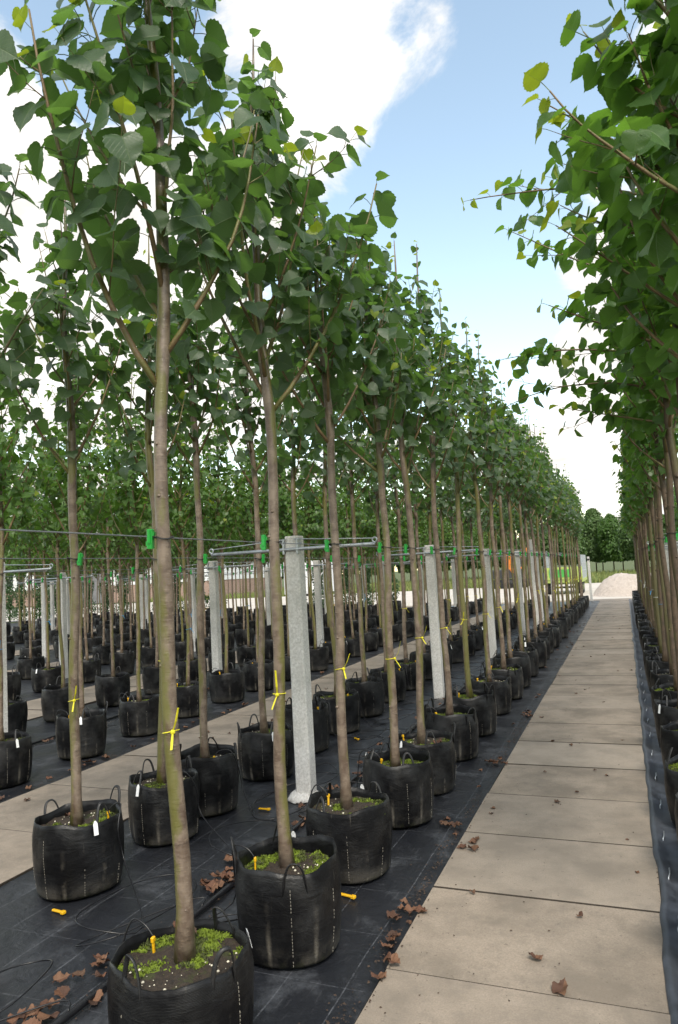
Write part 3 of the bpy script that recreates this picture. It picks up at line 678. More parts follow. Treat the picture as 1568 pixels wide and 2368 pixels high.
# --- row B
heroB = [make_tree(41, knobs=-8, height=4.6, zb=2.3, nbr=14, density=.8, leaf=(.06, .125), blen=1.2, spread=1.05), make_tree(43, knobs=-8, height=4.3, zb=2.3, nbr=12, density=.75, leaf=(.055, .11), blen=1.1), make_tree(47, knobs=-8, height=4.2, zb=2.3, nbr=12, density=.75, leaf=(.055, .105), blen=1.0)]
for i, y in enumerate(YB):
    X = -3.03+rng.uniform(-.03, .03)
    if i < 3: T = heroB[i]; ms = dict(trunk=bark_mesh(T, 'bark_linden')); nr = 3
    else: T, ms = LIND[rng.randrange(5)]; nr = 2 if i < 10 else (1 if i < 18 else 0)
    o = potted(X, y, T, ms, nr, .05, 'yellow' if rng.random() < .35 else None, leafmats=LM, hmax=240)
    if i < 4: lab = 'potted linden %s the cement-footed post, second path row' % before[i].replace('right beside', 'nearest to')
    else: lab = 'potted linden beside the second path, %s beyond the cement-footed post' % ordn(i-3)
    tag(o, lab, 'potted tree', 'lindens in grow bags beside the second path')
# --- right of the main path
YE = [1.55, 2.45, 3.30, 4.20, 5.05, 5.95, 6.9, 7.85, 8.88]
while YE[-1] < 29.6: YE.append(YE[-1]+.92+rng.uniform(-.05, .05))
heroE = {1: make_tree(61, height=4.3, zb=2.35, nbr=14, density=.9, leaf=(.06, .12), blen=.95, knobs=8, shoots=((3.0, 2.9, .75, 45, .5), (3.3, 3.3, .6, 40, .5), (2.7, 3.6, .7, 60, .3))), 2: make_tree(62, height=4.4, zb=2.35, nbr=15, density=.9, leaf=(.06, .12), blen=1.0, knobs=8, shoots=((3.3, 3.2, .7, 55, .3), (3.0, 2.6, .7, 60, .3), (2.7, 3.5, .7, 60, .2))),
         3: make_tree(67, height=4.4, zb=2.3, nbr=16, density=.95, leaf=(.06, .115), blen=.95, knobs=10, shoots=((3.65, 3.2, 1.08, 62, -.55), (3.2, 2.7, .7, 60, .1), (2.8, 3.5, .75, 70, .1))), 4: make_tree(68, height=4.4, zb=2.3, nbr=17, density=.95, leaf=(.06, .11), blen=.95, knobs=10, shoots=((3.45, 3.25, 1.1, 60, .1), (3.0, 3.05, 1.15, 66, -.35), (2.75, 3.2, 1.1, 62, -.9), (2.55, 2.7, .8, 70, .1)))}
for i, y in enumerate(YE):
    if i == 0: continue
    X = .375+rng.uniform(-.02, .03)
    if i in heroE: T = heroE[i]; ms = dict(trunk=bark_mesh(T, 'bark_brown')); nr = 3
    else: T, ms = EROW[rng.randrange(3)]; nr = 2 if i < 11 else (1 if i < 18 else 0)
    o = potted(X, y, T, ms, nr, .05, rng.choice(('blue', 'white', None)), leafmats=PM, hmax=290, rotz=0 if i in heroE else None)
    tag(o, 'knobbly-stemmed potted tree across the main path from the lindens, %s of its row' % ordn(i), 'potted tree', 'knobbly-stemmed trees across the main path')
for i, y in enumerate(np.arange(5.2, 29.5, .95)):
    # second row
    T, ms = EROW[rng.randrange(3)]; o = potted(1.9+rng.uniform(-.03, .03), y, T, ms, 1 if y < 14 else 0, -.05, None)
    tag(o, 'knobbly-stemmed potted tree in the row behind the main path stems, %s along' % ordn(i+1), 'potted tree', 'second row of knobbly-stemmed trees')
# --- strips beyond the second path
ROWX = []
for k in range(6):
    for q, x in enumerate((-5.30, -6.95)):
        X0 = x-3.85*k; ROWX.append(X0); y = max(4.85 if q == 0 else 6.05, abs(X0)*.93-.4)+(.35*((k*3+q) % 2)); n_ = 0
        while y < 29.6 and (q == 0 or k < 5):
            T, ms = MAPL[rng.randrange(4)]; dist = math.hypot(X0, y)
            o = potted(X0+rng.uniform(-.04, .04), y, T, ms, 2 if dist < 9.5 else (1 if dist < 16 else 0), (.05 if q else -.05) if dist < 24 else None, rng.choice(('blue', None, None)) if dist < 16 else None)
            tag(o, 'slim green-barked potted tree, %s row beyond the %s concrete path, %s along' % (('near', 'far')[q], ORD[k+1], ordn(n_+1)), 'potted tree', 'potted trees, %s row beyond the %s path' % (('near', 'far')[q], ORD[k+1]))
            n_ += 1; y += (.98 if k < 2 else 1.05)+rng.uniform(-.06, .06)

# ------------------------------------------------------------------ trellis posts and wires
def post_mesh(h, s=.063):
    b = MB(); c = .012; o = [(-s+c, -s), (s-c, -s), (s, -s+c), (s, s-c), (s-c, s), (-s+c, s), (-s, s-c), (-s, -s+c)]
    vs = []
    for z, k in ((0, 1), (h-.012, .93), (h, .86)): vs += [(x*k, y*k, z) for x, y in o]
    fs = [tuple(range(7, -1, -1)), tuple(range(16, 24))]+[(r_+k, r_+(k+1) % 8, r_+8+(k+1) % 8, r_+8+k) for r_ in (0, 8) for k in range(8)]
    b.add(vs, fs); return b.mesh('post', 'post_concrete')
POST = post_mesh(2.0)
def bar_mesh(a, c_):
    b = MB(); b.tube([(a, -.072, 1.895), (c_, -.072, 1.895)], .0135, 10)
    for x in (a, c_): b.tube([(x+.018*math.cos(t), -.072, 1.925+.018*math.sin(t)) for t in np.linspace(0, 6.283, 13)], .006, 6, cap=False); b.tube([(x, -.072, 1.895), (x, -.072, 1.912)], .008, 6)
    return b.mesh('crossbar', 'galvanised', True)
def trellis(X, Y, a, c_, lab, grp, foot=False, near=True, lean=0):
    root = link('trellis_post', None, None, (X, Y, .012), (0, lean, 0))
    link('post', POST, root); link('crossbar', bar_mesh(a, c_), root)
    if near:
        for s_ in (-1, 1):
            b = MB(); b.bbox(s_*.058-.008, s_*.058+.008, -.084, -.02, 1.86, 1.975, .003); b.tube([(s_*.058-.03*(s_ < 0), -.05, 1.94), (s_*.058+.03*(s_ > 0), -.05, 1.94)], .006, 6); link('bracket', b.mesh('bracket', 'galvanised'), root)
        for x in (a, c_):
            b = MB(); b.tube([(x, -.072, 1.935), ((x)*.45, -.071, 1.957), (.0+.03*(1 if x > 0 else -1), -.07, 1.975)], .0045, 6); link('brace_rod', b.mesh('brace_rod', 'galvanised', True), root)
    if foot:
        b = MB(); r = random.Random(4); vs = []; prof = ((.115, 0), (.13, .012), (.105, .04), (.07, .06), (.05, .062))
        for q, z in prof:
            for k in range(18): a2 = k*2*math.pi/18; rr = q*(1+.25*mn.noise((math.cos(a2)*2, math.sin(a2)*2, q*9))); vs.append((rr*math.cos(a2)-.02, rr*math.sin(a2)-.01, z+.012*mn.noise((rr*30, a2*3, 1))))
        fs = [(i*18+k, i*18+(k+1) % 18, (i+1)*18+(k+1) % 18, (i+1)*18+k) for i in range(4) for k in range(18)]+[tuple(72+k for k in range(18))]
        b.add(vs, fs); link('cement_foot', b.mesh('cement_foot', 'post_concrete', True), root)
    return tag(root, lab, 'post', grp)
for i, y in enumerate((5.03, 9.2, 13.3, 17.4, 21.5, 25.6)):
    trellis(-2.39, y, -.71, .69, 'concrete post with steel crossbar and lumpy cement foot between the linden rows' if i == 0 else 'concrete post with steel crossbar between the linden rows, %s after the cement-footed one' % ordn(i), 'crossbar posts between the linden rows', i == 0)
p_ = link('end_post', None, None, (-1.93, 16.6, .012)); link('post', post_mesh(2.22, .062), p_); b = MB(); b.box(-.075, .075, -.066, -.0605, 1.96, 1.985); link('bracket', b.mesh('bracket', 'galvanised'), p_)
tag(p_, 'tall bare concrete post without a crossbar standing among the main path bags', 'post')
for i, y in enumerate((4.6, 9.0, 13.4, 17.8, 22.2, 26.6)): trellis(1.12, y, -.73, .75, 'concrete crossbar post between the rows of knobbly-stemmed trees, %s along' % ordn(i+1), 'crossbar posts among the knobbly stems')
for k in range(5):
    for i, y in enumerate(np.arange(5.6+.9*(k % 2), 29, 4.2)):
        if y < abs(-6.12-3.85*k)*.93-1: continue
        trellis(-6.12-3.85*k+.1*math.sin(i*3+k), y, -.8, .8, 'concrete crossbar post between the rows beyond the %s concrete path, %s along' % (ORD[k+1], ordn(i+1)), 'crossbar posts beyond the %s path' % ORD[k+1], near=math.hypot(6+3.85*k, y) < 14)
def wire(x, y0, y1, lab, grp):
    b = MB(); ys = np.arange(y0, y1, 1.4); b.tube([(x, y, 1.885-.006*math.sin(y*1.5)**2) for y in ys], .0026, 5); tag(link('support_wire', b.mesh('support_wire', 'wire_steel')), lab, 'wire', grp)
wire(-3.10, -1, 29.5, 'thin steel wire holding the clamps of the lindens by the second path', None); wire(-1.70, -1, 28.5, 'thin steel wire holding the clamps of the lindens by the main path', None)
wire(.40, -1, 30, 'thin steel wire along the knobbly stems nearest the main path', None); wire(1.86, 3, 30, 'thin steel wire along the second row of knobbly stems', None)
for k in range(4):
    for q, x in enumerate((-5.36, -6.89)): wire(x-3.85*k, 2+3*k, 29.5, 'thin steel wire along the %s row beyond the %s concrete path' % (('near', 'far')[q], ORD[k+1]), 'support wires')

# ------------------------------------------------------------------ irrigation
def pipe(x, y0, y1, lab):
    b = MB(); ys = np.arange(y0, y1, .35); b.tube([(x+.035*math.sin(y*.55)+.012*math.sin(y*2.3), y, .031) for y in ys], .0155, 10); tag(link('irrigation_pipe', b.mesh('irrigation_pipe', 'tube_black', True)), lab, 'pipe')
def pipex(x, y): return x+.035*math.sin(y*.55)+.012*math.sin(y*2.3)
pipe(-2.20, -1, 28.5, 'black irrigation pipe lying between the two linden rows'); pipe(-6.2, 3, 29, 'black irrigation pipe lying between the rows beyond the second path'); pipe(1.3, 2, 29, 'black irrigation pipe lying between the knobbly-stemmed rows')
STAKE = MB(); STAKE.bbox(-.006, .006, -.004, .004, -.01, .045, .002); STAKE.bbox(-.009, .009, -.006, .006, .045, .062, .002); STAKE = STAKE.mesh('drip_stake', 'stake_yellow')
def drip(px_, y0, bx, by, seed, lab, grp):
    r = random.Random(seed); b = MB(); side = 1 if bx > px_ else -1
    a = r.random()*6.28; ex, ey = bx-side*.13+r.uniform(-.03, .03), by+r.uniform(-.08, .08)
    rimx = bx-side*.262; cx, cy = (px_+bx)/2+r.uniform(-.1, .1)-side*.08, (y0+by)/2+r.uniform(-.2, .2); q = r.uniform(.16, .30)
    ctrl = [(px_, y0, .045), (px_+side*.05, y0+.02, .07)]; n_ = r.choice((8, 11, 15))
    for k in range(n_): t = a+k*.75; ctrl.append((min(max(cx+q*math.cos(t), min(px_, rimx)+.0), max(px_, rimx)) if False else cx+q*.8*math.cos(t), cy+q*1.3*math.sin(t), .022+.004*k+max(0, .05*math.sin(t*1.3+seed))))
    ctrl += [(rimx-side*.04, by+.02, .16), (rimx-side*.015, by, .34), (rimx+side*.02, ey, .455), (ex-side*.04, ey, .45), (ex, ey, .41)]
    # Catmull-Rom
    P = [Vector(c) for c in ctrl]; pts = []
    for i in range(len(P)-1):
        p0, p1, p2, p3 = P[max(i-1, 0)], P[i], P[i+1], P[min(i+2, len(P)-1)]
        for t in (0, .25, .5, .75): pts.append(.5*((2*p1)+(p2-p0)*t+(2*p0-5*p1+4*p2-p3)*t*t+(3*p1-p0-3*p2+p3)*t**3))
    pts.append(P[-1])
    for p in pts: p.z = max(p.z, .018)
    b.tube(pts, .0038, 6); o = tag(link('drip_tube', b.mesh('drip_tube', 'tube_black', True)), lab, 'drip tube', grp)
    link('drip_stake', STAKE, o, (ex, ey, .352), (r.uniform(-.2, .2), r.uniform(-.2, .2), r.random()*3))
for i, y in enumerate(YA[:22]): drip(pipex(-2.2, y), y-.15, -1.575, y, 50+i, 'thin black drip tube to the %s linden bag of the main path row' % ordn(i+1), 'drip tubes of the main path lindens')
for i, y in enumerate(YB[:20]): drip(pipex(-2.2, y), y-.1, -3.03, y, 150+i, 'thin black drip tube to the %s linden bag of the second path row' % ordn(i+1), 'drip tubes of the second path lindens')
for i, y in enumerate(np.arange(5.8, 16, .98)): drip(pipex(-6.2, y), y-.1, -5.3, y, 250+i, 'thin black drip tube looping across fabric beyond the second path', 'drip tubes beyond the second path')
for i, y in enumerate(np.arange(5.9, 14, .92)): drip(pipex(1.3, y), y-.1, .38, y, 350+i, 'thin black drip tube looping behind the knobbly stems', 'drip tubes among the knobbly stems')
for i, (x, y, a) in enumerate(((-2.93, 3.02, 1.4), (-2.62, 4.72, 1.5), (-1.52, 3.58, 1.3), (-2.15, 6.3, 1.2), (-2.0, 7.1, .4), (-1.95, 8.2, 2.1), (-2.7, 6.9, .8), (-2.1, 9.6, .2))):
    o = link('drip_stake', STAKE, None, (x, y, .022), (R(88), 0, a), (1.3, 1.3, 1.3)); tag(o, 'loose yellow drip stake lying on the black fabric between linden bags', 'drip stake', 'loose yellow drip stakes')

# ------------------------------------------------------------------ fallen leaves and litter
FALL = []
for s in range(5):
    r = random.Random(s+70); V, F, UV = leaf_template(0, fold=r.uniform(.3, .8), droop=-r.uniform(.3, 1.2), pitch=0, pet=.25, seed=s, wave=.12)
    V = V.copy(); V[:, 2] += .10*np.sin(V[:, 0]*6+s)*np.cos(V[:, 1]*5); V[:, 2] -= V[:, 2].min(); V[:, 1] -= .6; FALL.append(raw_mesh('fallen_leaf', V, F, UV, ['fallen_leaf']))
rf = random.Random(5)
def fallen(x, y, z, s, lab, grp, k=None): tag(link('fallen_leaf', FALL[rf.randrange(5)], None, (x, y, z), (rf.uniform(-.15, .15), rf.uniform(-.15, .15), rf.random()*6.28), (s*rf.uniform(.7, 1.1), s, s*rf.uniform(.6, 1))), lab, 'fallen leaf', grp)
for i in range(46):
    y = 3.2+rf.random()**.9*20; x = -1.09+1.1*rf.random()**1.5; fallen(x, y, .024, rf.uniform(.02, .042), 'curled brown fallen leaf lying on the main concrete path', 'fallen leaves on the main path')
for cx, cy, n_ in ((-1.14, 3.39, 7), (-1.01, 4.41, 6), (-1.18, 4.71, 7), (-1.18, 6.2, 8), (-1.13, 2.99, 3), (-1.15, 8.3, 6)):
    for i in range(n_): fallen(cx+rf.gauss(0, .05), cy+rf.gauss(0, .09), .024, rf.uniform(.035, .065), 'brown leaf in a small drift at the edge of the main path', 'drifts of brown leaves at the path edge')
fallen(-.37, 3.02, .024, .075, 'large pale brown curled leaf alone on the main path', None); fallen(-.49, 3.22, .024, .05, 'dull brown leaf beside the large curled leaf on the main path', None)
for i in range(26):
    y = 2.2+rf.random()**1.2*18; x = -1.13-.22*rf.random()**2; fallen(x, y, .022, rf.uniform(.03, .06), 'curled brown fallen leaf on the fabric edge beside the main path', 'fallen leaves on the fabric edge by the main path')
for i in range(40):
    y = 1.7+rf.random()**1.3*9; x = pipex(-2.2, y)-.03+rf.gauss(0, .045)+(.25*rf.random() if rf.random() < .25 else 0); fallen(x, y, .022+.012*rf.random(), rf.uniform(.05, .085), 'brown fallen leaf lying against the irrigation pipe between the linden rows', 'fallen leaves along the irrigation pipe')
for cx, cy, n_ in ((0, 3.62, 18), (0, 2.60, 10), (0, 4.9, 6), (0, 6.3, 6), (0, 2.25, 6)):
    for i in range(n_): y = cy+rf.gauss(0, .17); fallen(pipex(-2.2, y)-.05-abs(rf.gauss(0, .075)), y, .020+.015*rf.random(), rf.uniform(.045, .075), 'brown fallen leaf lying against the irrigation pipe between the linden rows', 'fallen leaves along the irrigation pipe')
for i in range(28):
    y = 6.2+rf.random()*5; fallen(pipex(-6.2, y)+.05+abs(rf.gauss(0, .07)), y, .024, rf.uniform(.05, .085), 'brown fallen leaf against the pipe beyond the second path', 'fallen leaves along the far pipe')
for X, yy, nm in ((-3.15, 3.40, 'before the cement-footed post, second path row'), (-1.66, 2.37, 'three before the cement-footed post, main path row'), (-2.90, 4.58, 'nearest the cement-footed post, second path row'), (-1.45, 5.42, 'first beyond the cement-footed post, main path row')):
    fallen(X, yy, .362, .075, 'brown leaf on the soil of the bag '+nm, None)
for i in range(36):
    y = 3.8+rf.random()*8; x = -4.85-.12*rf.random(); fallen(x, y, .022, rf.uniform(.04, .07), 'brown fallen leaf on the fabric edge across the second path', 'fallen leaves across the second path')
for i in range(20):
    y = 3.0+rf.random()*9; x = -3.6-1.1*rf.random(); fallen(x, y, .024, rf.uniform(.035, .06), 'brown fallen leaf lying on the second concrete path', 'fallen leaves on the second path')
for x, y, k in ((-2.48, 1.95, .09), (-2.40, 2.02, .075)):
    V, F, UV = leaf_template(1, fold=.5, droop=-.4, pitch=.0, pet=.3, seed=3); V = V.copy(); V[:, 2] -= V[:, 2].min()
    tag(link('fallen_leaf', raw_mesh('fallen_leaf', V, F, UV, ['fallen_yellow']), None, (x, y, .024), (0, 0, k*20), k), 'bright yellow fallen leaf lying near the irrigation pipe', 'fallen leaf', 'yellow fallen leaves')
# crumbs of litter along the fabric edges
Vv, Ff = [], []
def crumb(x, y, z, s):
    a = rf.random()*6.28; o = len(Vv); c, s_ = math.cos(a)*s, math.sin(a)*s; h = s*rf.uniform(.2, .9)
    Vv.extend([(x-c, y-s_, z), (x+s_*.6, y-c*.6, z+h*.3), (x+c, y+s_, z), (x-s_*.6, y+c*.6, z+h)]); Ff.extend([(o, o+1, o+3), (o+1, o+2, o+3)])
for i in range(5200):
    y = 1.9+rf.random()**1.4*26; cl_ = mn.noise((y*1.9, 3.3, 0)); 
    if cl_+rf.gauss(0, .2) < .05: continue
    crumb(-1.10-abs(rf.gauss(0, .05))-.02*rf.random(), y, .020, rf.choice((.003, .004, .006, .009)))
for i in range(1400):
    y = 1.9+rf.random()**1.3*24; crumb(rf.choice((-1.07, -.55-.5*rf.random(), .0-.9*rf.random(), .02)), y, .0245, rf.choice((.002, .003, .004, .007)))
for i in range(1800):
    y = 1.8+rf.random()*14; crumb(pipex(-2.2, y)+rf.gauss(0, .06), y, .021, rf.choice((.003, .005, .007)))
for i in range(1600):
    y = 3.5+rf.random()*18; crumb(-4.82-abs(rf.gauss(0, .05)), y, .020, rf.choice((.004, .006, .009)))
tag(link('leaf_litter', raw_mesh('leaf_litter', np.array(Vv), np.array(Ff), None, ['litter'], None, False)), 'dark crumbled leaf litter along the fabric edges and pipe', 'litter', None, 'stuff')

# ------------------------------------------------------------------ far yard: trailer, sand, post, excavator, box trailer, building
p_ = link('yard_post', None, None, (-1.42, 31.3, .0)); link('post', post_mesh(1.84, .05), p_); b = MB(); b.box(-.045, .045, -.052, -.0465, 1.68, 1.76); link('plate', b.mesh('plate', 'dark_metal'), p_)
tag(p_, 'single slim concrete post at the end of the main path', 'post')
def heap(cx, cy, rx_, ry_, h, seed):
    b = MB(); n_, m_ = 40, 24; vs = []
    for j in range(m_+1):
        for i in range(n_+1):
            u, v = i/n_*2-1, j/m_*2-1; q = max(0, 1-(abs(u)**2.6+abs(v)**2.2)); z = h*min(1, q*1.7)**.8*(1+.16*mn.noise((u*3+seed, v*3, 0)))+.10*mn.noise((u*9, v*9, seed))*min(1, q*3)-.05
            vs.append((cx+u*rx_, cy+v*ry_, z))
    b.add(vs, [(j*(n_+1)+i, j*(n_+1)+i+1, (j+1)*(n_+1)+i+1, (j+1)*(n_+1)+i) for j in range(m_) for i in range(n_)]); return b.mesh('sand_heap', 'sand', True)
tag(link('sand_heap', heap(1.15, 36.6, 2.75, 2.2, .92, 2)), 'low pale heap of sand on the yard behind the main path', 'sand heap')
t = link('farm_trailer', None, None, (-3.05, 41, -.02)); b = MB(); b.bbox(-.95, .95, -2.2, 2.2, .62, .78, .02); link('deck', b.mesh('deck', 'trailer_yellowgreen'), t)
b = MB(); b.bbox(-.95, .95, -2.24, -2.201, .781, 1.42, .01); link('end_board', b.mesh('end_board', 'trailer_yellowgreen'), t)
b = MB(); b.box(-.7, .3, -2.262, -2.2405, .9, 1.3); link('green_panel', b.mesh('green_panel', 'trailer_green'), t)
for s_ in (-1, 1):
    b = MB()
    for k in range(9): b.tube([(s_*.93, -2.1+k*.52, .79), (s_*.93, -2.1+k*.52, 2.02)], .03, 6)
    for z in (1.2, 1.6, 2.0): b.tube([(s_*.93, -2.15, z), (s_*.93, 2.1, z)], .022, 6)
    link('cage_side', b.mesh('cage_side', 'galvanised'), t)
    for y in (-1.5, -.6):
        b = MB(); b.lathe([(.16, -.12), (.31, -.13), (.335, -.08), (.335, .08), (.31, .13), (.16, .12)], 22, axis='X'); w_ = link('wheel', b.mesh('wheel', 'tyre', False), t, (s_*.78, y, .335))
        b = MB(); b.lathe([(.05, .125), (.15, .122), (.16, .05)], 14, axis='X'); link('rim', b.mesh('rim', 'trailer_yellowgreen'), w_)
b = MB(); b.box(-.06, .06, 2.2, 3.6, .5, .6); link('drawbar', b.mesh('drawbar', 'dark_metal'), t); b = MB(); b.box(-.8, .8, -1.56, -1.44, .30, .37); b.box(-.8, .8, -.66, -.54, .30, .37); link('axle', b.mesh('axle', 'dark_metal'), t)
tag(t, 'green farm trailer with twin wheels and grey cage sides on the yard', 'trailer')
# excavator
x_ = link('excavator', None, None, (-8.2, 53, -.02), (0, 0, R(-35)))
for s_ in (-1, 1):
    b = MB(); pr = [(-1.3, .12), (-1.45, .38), (-1.25, .62), (1.25, .62), (1.45, .38), (1.3, .12), (1.0, .0), (-1.0, .0)]; n_ = len(pr); yy = (s_*.85-.2, s_*.85+.2)
    b.add([(x, y, z) for y in yy for x, z in pr], [tuple(range(n_)), tuple(range(2*n_-1, n_-1, -1))]+[(k, k+n_, (k+1) % n_+n_, (k+1) % n_) for k in range(n_)]); link('track', b.mesh('track', 'tyre'), x_)
b = MB(); b.bbox(-1.4, .9, -.95, .95, .70, 1.35, .1); link('upper_body', b.mesh('upper_body', 'dark_metal'), x_)
b = MB(); b.bbox(-.1, .95, .1, .94, 1.352, 2.45, .08); c_ = link('cab', b.mesh('cab', 'orange_paint'), x_); b = MB(); b.box(.951, .956, .2, .84, 1.5, 2.3); b.box(.05, .8, .941, .946, 1.5, 2.3); link('cab_window', b.mesh('cab_window', 'glass_dark'), c_)
b = MB(); b.tube([(.8, -.2, 1.2), (1.6, -.2, 2.4), (2.6, -.2, 2.75)], [.22, .20, .14], 8); link('boom', b.mesh('boom', 'orange_paint'), x_)
b = MB(); b.tube([(2.6, -.2, 2.8), (3.3, -.2, 1.0)], [.14, .09], 8); link('arm', b.mesh('arm', 'orange_paint'), x_)
b = MB(); pr = [(3.1, 1.0), (3.5, 1.0), (3.65, .5), (3.3, .15), (2.9, .25), (3.05, .55)]; n_ = 6
b.add([(x, y, z) for y in (-.6, .2) for x, z in pr], [tuple(range(n_)), tuple(range(2*n_-1, n_-1, -1))]+[(k, k+n_, (k+1) % n_+n_, (k+1) % n_) for k in range(n_)]); link('bucket', b.mesh('bucket', 'dark_metal'), x_)
tag(x_, 'orange excavator with raised arm on the yard behind the tree stems', 'excavator')
# white box trailer
t = link('box_trailer', None, None, (-17.3, 38.5, -.02), (0, 0, R(10))); b = MB(); b.bbox(-1.1, 1.1, -2, 2, .7, 2.9, .05); link('box_body', b.mesh('box_body', 'wall_white'), t)
for s_ in (-1, 1):
    b = MB(); b.lathe([(.2, -.1), (.33, -.1), (.35, 0), (.33, .1), (.2, .1)], 18, axis='X'); link('wheel', b.mesh('wheel', 'tyre'), t, (s_*.9, .2, .35))
b = MB(); b.box(-.9, .9, -1.9, 1.9, .56, .698); b.box(-.05, .05, -3.0, -1.9, .5, .58); b.tube([(0, -2.9, .0), (0, -2.9, .5)], .04, 8); link('chassis', b.mesh('chassis', 'dark_metal'), t)
b = MB(); b.box(-.98, -.03, -2.02, -2.0005, .8, 2.8); b.box(.03, .98, -2.02, -2.0005, .8, 2.8); link('rear_door', b.mesh('rear_door', 'wall_white'), t)
tag(t, 'white box trailer parked on the yard behind the stems', 'trailer')
# building
bl = link('warehouse', None, None, (-50, 60, -.02)); 
def bwall(name, x0, x1, y0, y1, z0, z1, mat):
    b = MB(); b.box(x0, x1, y0, y1, z0, z1); me = b.mesh(name, mat); ul = me.uv_layers.new(name='UVMap')
    for lp in me.loops: v = me.vertices[lp.vertex_index].co; ul.data[lp.index].uv = (v.x+v.y, v.z)
    return link(name, me, bl)
bwall('brick_base', -30, 13, 0, 14, 0, 1.75, 'brick')
for k in range(16):
    x0 = -30.05+k*2.694; b = MB(); b.bbox(x0+.01, x0+2.684, -.05, 14.05, 1.755, 4.8, .02); link('wall_panel', b.mesh('wall_panel', 'wall_white'), bl)
b = MB(); b.add([(-30.5, -.6, 4.81), (13.5, -.6, 4.81), (13.5, 14.6, 4.81), (-30.5, 14.6, 4.81), (-30.5, 7, 7.2), (13.5, 7, 7.2)], [(3, 2, 1, 0), (0, 1, 5, 4), (2, 3, 4, 5), (0, 4, 3), (1, 2, 5)]); link('roof', b.mesh('roof', 'roof_grey'), bl)
for k, x in enumerate((-18, -9, 2, 8)):
    b = MB(); b.box(x, x+2.2, -.075, -.051, 2.2, 3.3); w_ = link('window', b.mesh('window', 'glass_dark'), bl); b = MB(); b.box(x-.08, x+2.28, -.09, -.06, 2.1, 2.19); b.box(x+1.07, x+1.13, -.09, -.076, 2.2, 3.3); link('frame', b.mesh('frame', 'dark_metal'), w_)
b = MB(); b.box(-4, -1, -.1, -.051, .02, 3.4); link('door', b.mesh('door', 'roof_grey'), bl)
tag(bl, 'long white-walled warehouse with a low brick base across the yard', 'building')
# pallets on yard
for i, (x, y) in enumerate(((-24, 36.5), (-14.2, 35.5))):
    t = link('pallet', None, None, (x, y, -.02), (0, 0, .3*i))
    for k in range(3): b = MB(); b.box(-.6, .6, -.5+k*.45, -.4+k*.45, .0, .1); link('runner', b.mesh('runner', 'timber'), t)
    for k in range(6): b = MB(); b.box(-.6+k*.21, -.46+k*.21, -.5, .5, .1005, .122); link('plank', b.mesh('plank', 'timber'), t)
    tag(t, 'wooden pallet lying on the yard %s' % ('towards the warehouse', 'towards the excavator')[i], 'pallet')

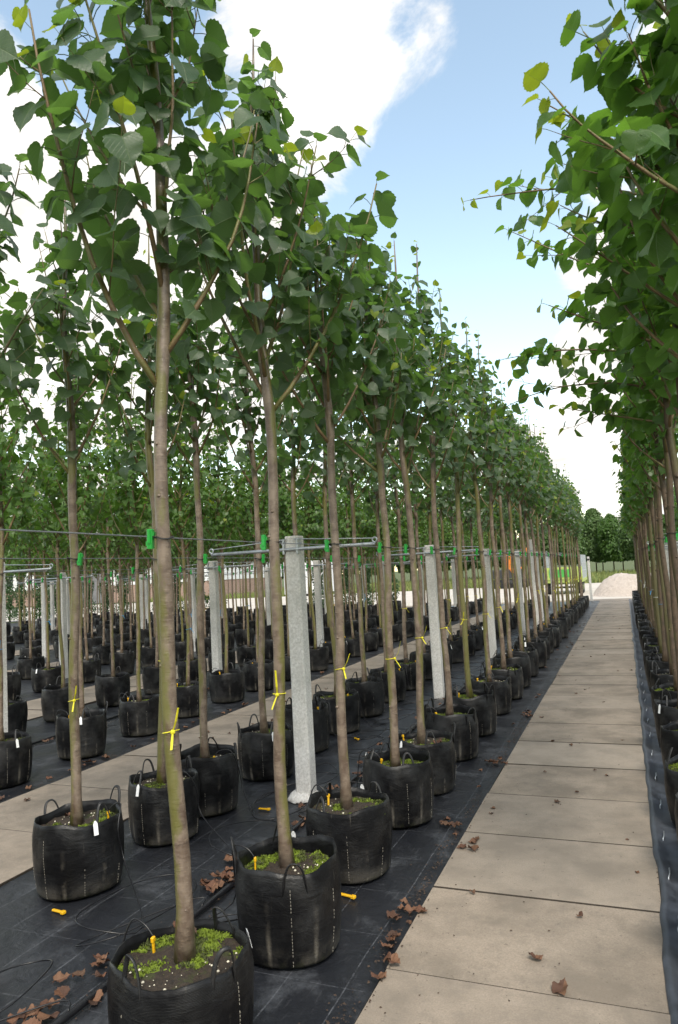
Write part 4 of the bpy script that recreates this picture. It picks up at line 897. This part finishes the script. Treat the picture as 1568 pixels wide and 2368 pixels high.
# ------------------------------------------------------------------ grass, shrubs and trees beyond
Vv, Ff = [], []
for i in range(26000):
    y = 56+rf.random()**1.5*40; x = rf.uniform(-.75*y, .28*y); h = rf.uniform(.15, .55); a = rf.random()*3.14; w_ = .05; o = len(Vv); c, s_ = math.cos(a)*w_, math.sin(a)*w_; lx, ly = rf.gauss(0, .12), rf.gauss(0, .12)
    Vv.extend([(x-c, y-s_, -.06), (x+c, y+s_, -.06), (x+lx, y+ly, h)]); Ff.append((o, o+1, o+2))
tag(link('tall_grass', raw_mesh('tall_grass', np.array(Vv), np.array(Ff), None, ['grass'], None, False)), 'tall pale grass in the field beyond the yard', 'grass', None, 'stuff')
def bush(seed, h, rx_, n_, leaf, stem=.05, z0=.1, shape='col'):
    r = random.Random(seed); lv = Leaves()
    for k in range(n_):
        t = r.random()**.85; z = z0+(h-z0)*t
        if shape == 'col': q = rx_*(1-.75*t**2.2)*(.75+.25*math.sin(z*5+seed))
        else: q = rx_*math.sin(math.pi*min(1, .10+.9*t))**.6*(.8+.25*mn.noise((z*1.3, seed, 0)))
        a = r.random()*6.28; q *= (.8+.45*mn.noise((math.cos(a)*1.6, math.sin(a)*1.6, z*.9+seed*2)))*math.sqrt(r.uniform(.15, 1)); o = np.array([math.cos(a), math.sin(a), 0])
        lv.add(o*q+np.array([0, 0, z]), o+np.array([r.gauss(0, .5), r.gauss(0, .5), r.gauss(-.2, .5)]), np.array([0, 0, .8])+o*.5+np.array([r.gauss(0, .35), r.gauss(0, .35), 0]), leaf*r.uniform(.6, 1.15), r.randint(0, 3))
    b = MB(); b.tube([(0, 0, 0), (.03, 0, h*.4), (0, .02, h*.85)], [stem, stem*.7, .01], 8)
    for k in range(7):
        a = r.random()*6.28; z = h*r.uniform(.35, .7); b.tube([(0, 0, z), (math.cos(a)*rx_*.6, math.sin(a)*rx_*.6, z+h*.16)], [stem*.35, .006], 5)
    return lv.arrays(), b
SH = []
for s in range(3):
    a, b = bush(500+s, 3.6, .55, 2600, .085); SH.append((foliage_mesh('crown', a, 2, ['leaf_shrub']), b.mesh('trunk', 'bark_brown', True)))
for i in range(22):
    x = -33+i*1.15+rf.uniform(-.1, .1); y = 31.0+rf.uniform(-.2, .2)
    if x > -9.5: continue
    if -18.9 < x < -15.6: continue
    t = link('columnar_shrub', None, None, (x, y, .0)); cr = link('crown', SH[rf.randrange(3)][0], t, rot=(0, 0, rf.random()*6), scale=rf.uniform(.85, 1.1)); cr['kind'] = 'stuff'; link('trunk', SH[0][1], t)
    tag(t, 'dark leafy columnar shrub at the yard end of the rows, %s from the warehouse' % ordn(i+1), 'shrub', 'dark shrubs at the end of the rows')
FT = []
for s in range(4):
    a, b = bush(600+s, 5.0+.6*s, 2.0, 6500, .22, .09, 1.35, 'round'); FT.append((foliage_mesh('crown', a, 2, ['leaf_far'] if s != 2 else ['leaf_maple']), b.mesh('trunk', 'bark_brown', True)))
for i in range(46):
    y = rf.uniform(84, 100) if i < 30 else rf.uniform(100, 112); x = -62+i*2.9+rf.uniform(-.6, .6) if i < 30 else -30+(i-30)*2.7
    if i < 30: x = -46+i*2.05+rf.uniform(-.7, .7)
    t = link('field_tree', None, None, (x, y, -.06)); k = rf.randrange(4); cr = link('crown', FT[k][0], t, rot=(0, 0, rf.random()*6), scale=rf.uniform(.95, 1.35)); cr['kind'] = 'stuff'; link('trunk', FT[k][1], t)
    tag(t, 'bushy tree in the distant plantation across the grass field', 'tree', 'trees of the distant plantation')
print('objects', len(bpy.data.objects))
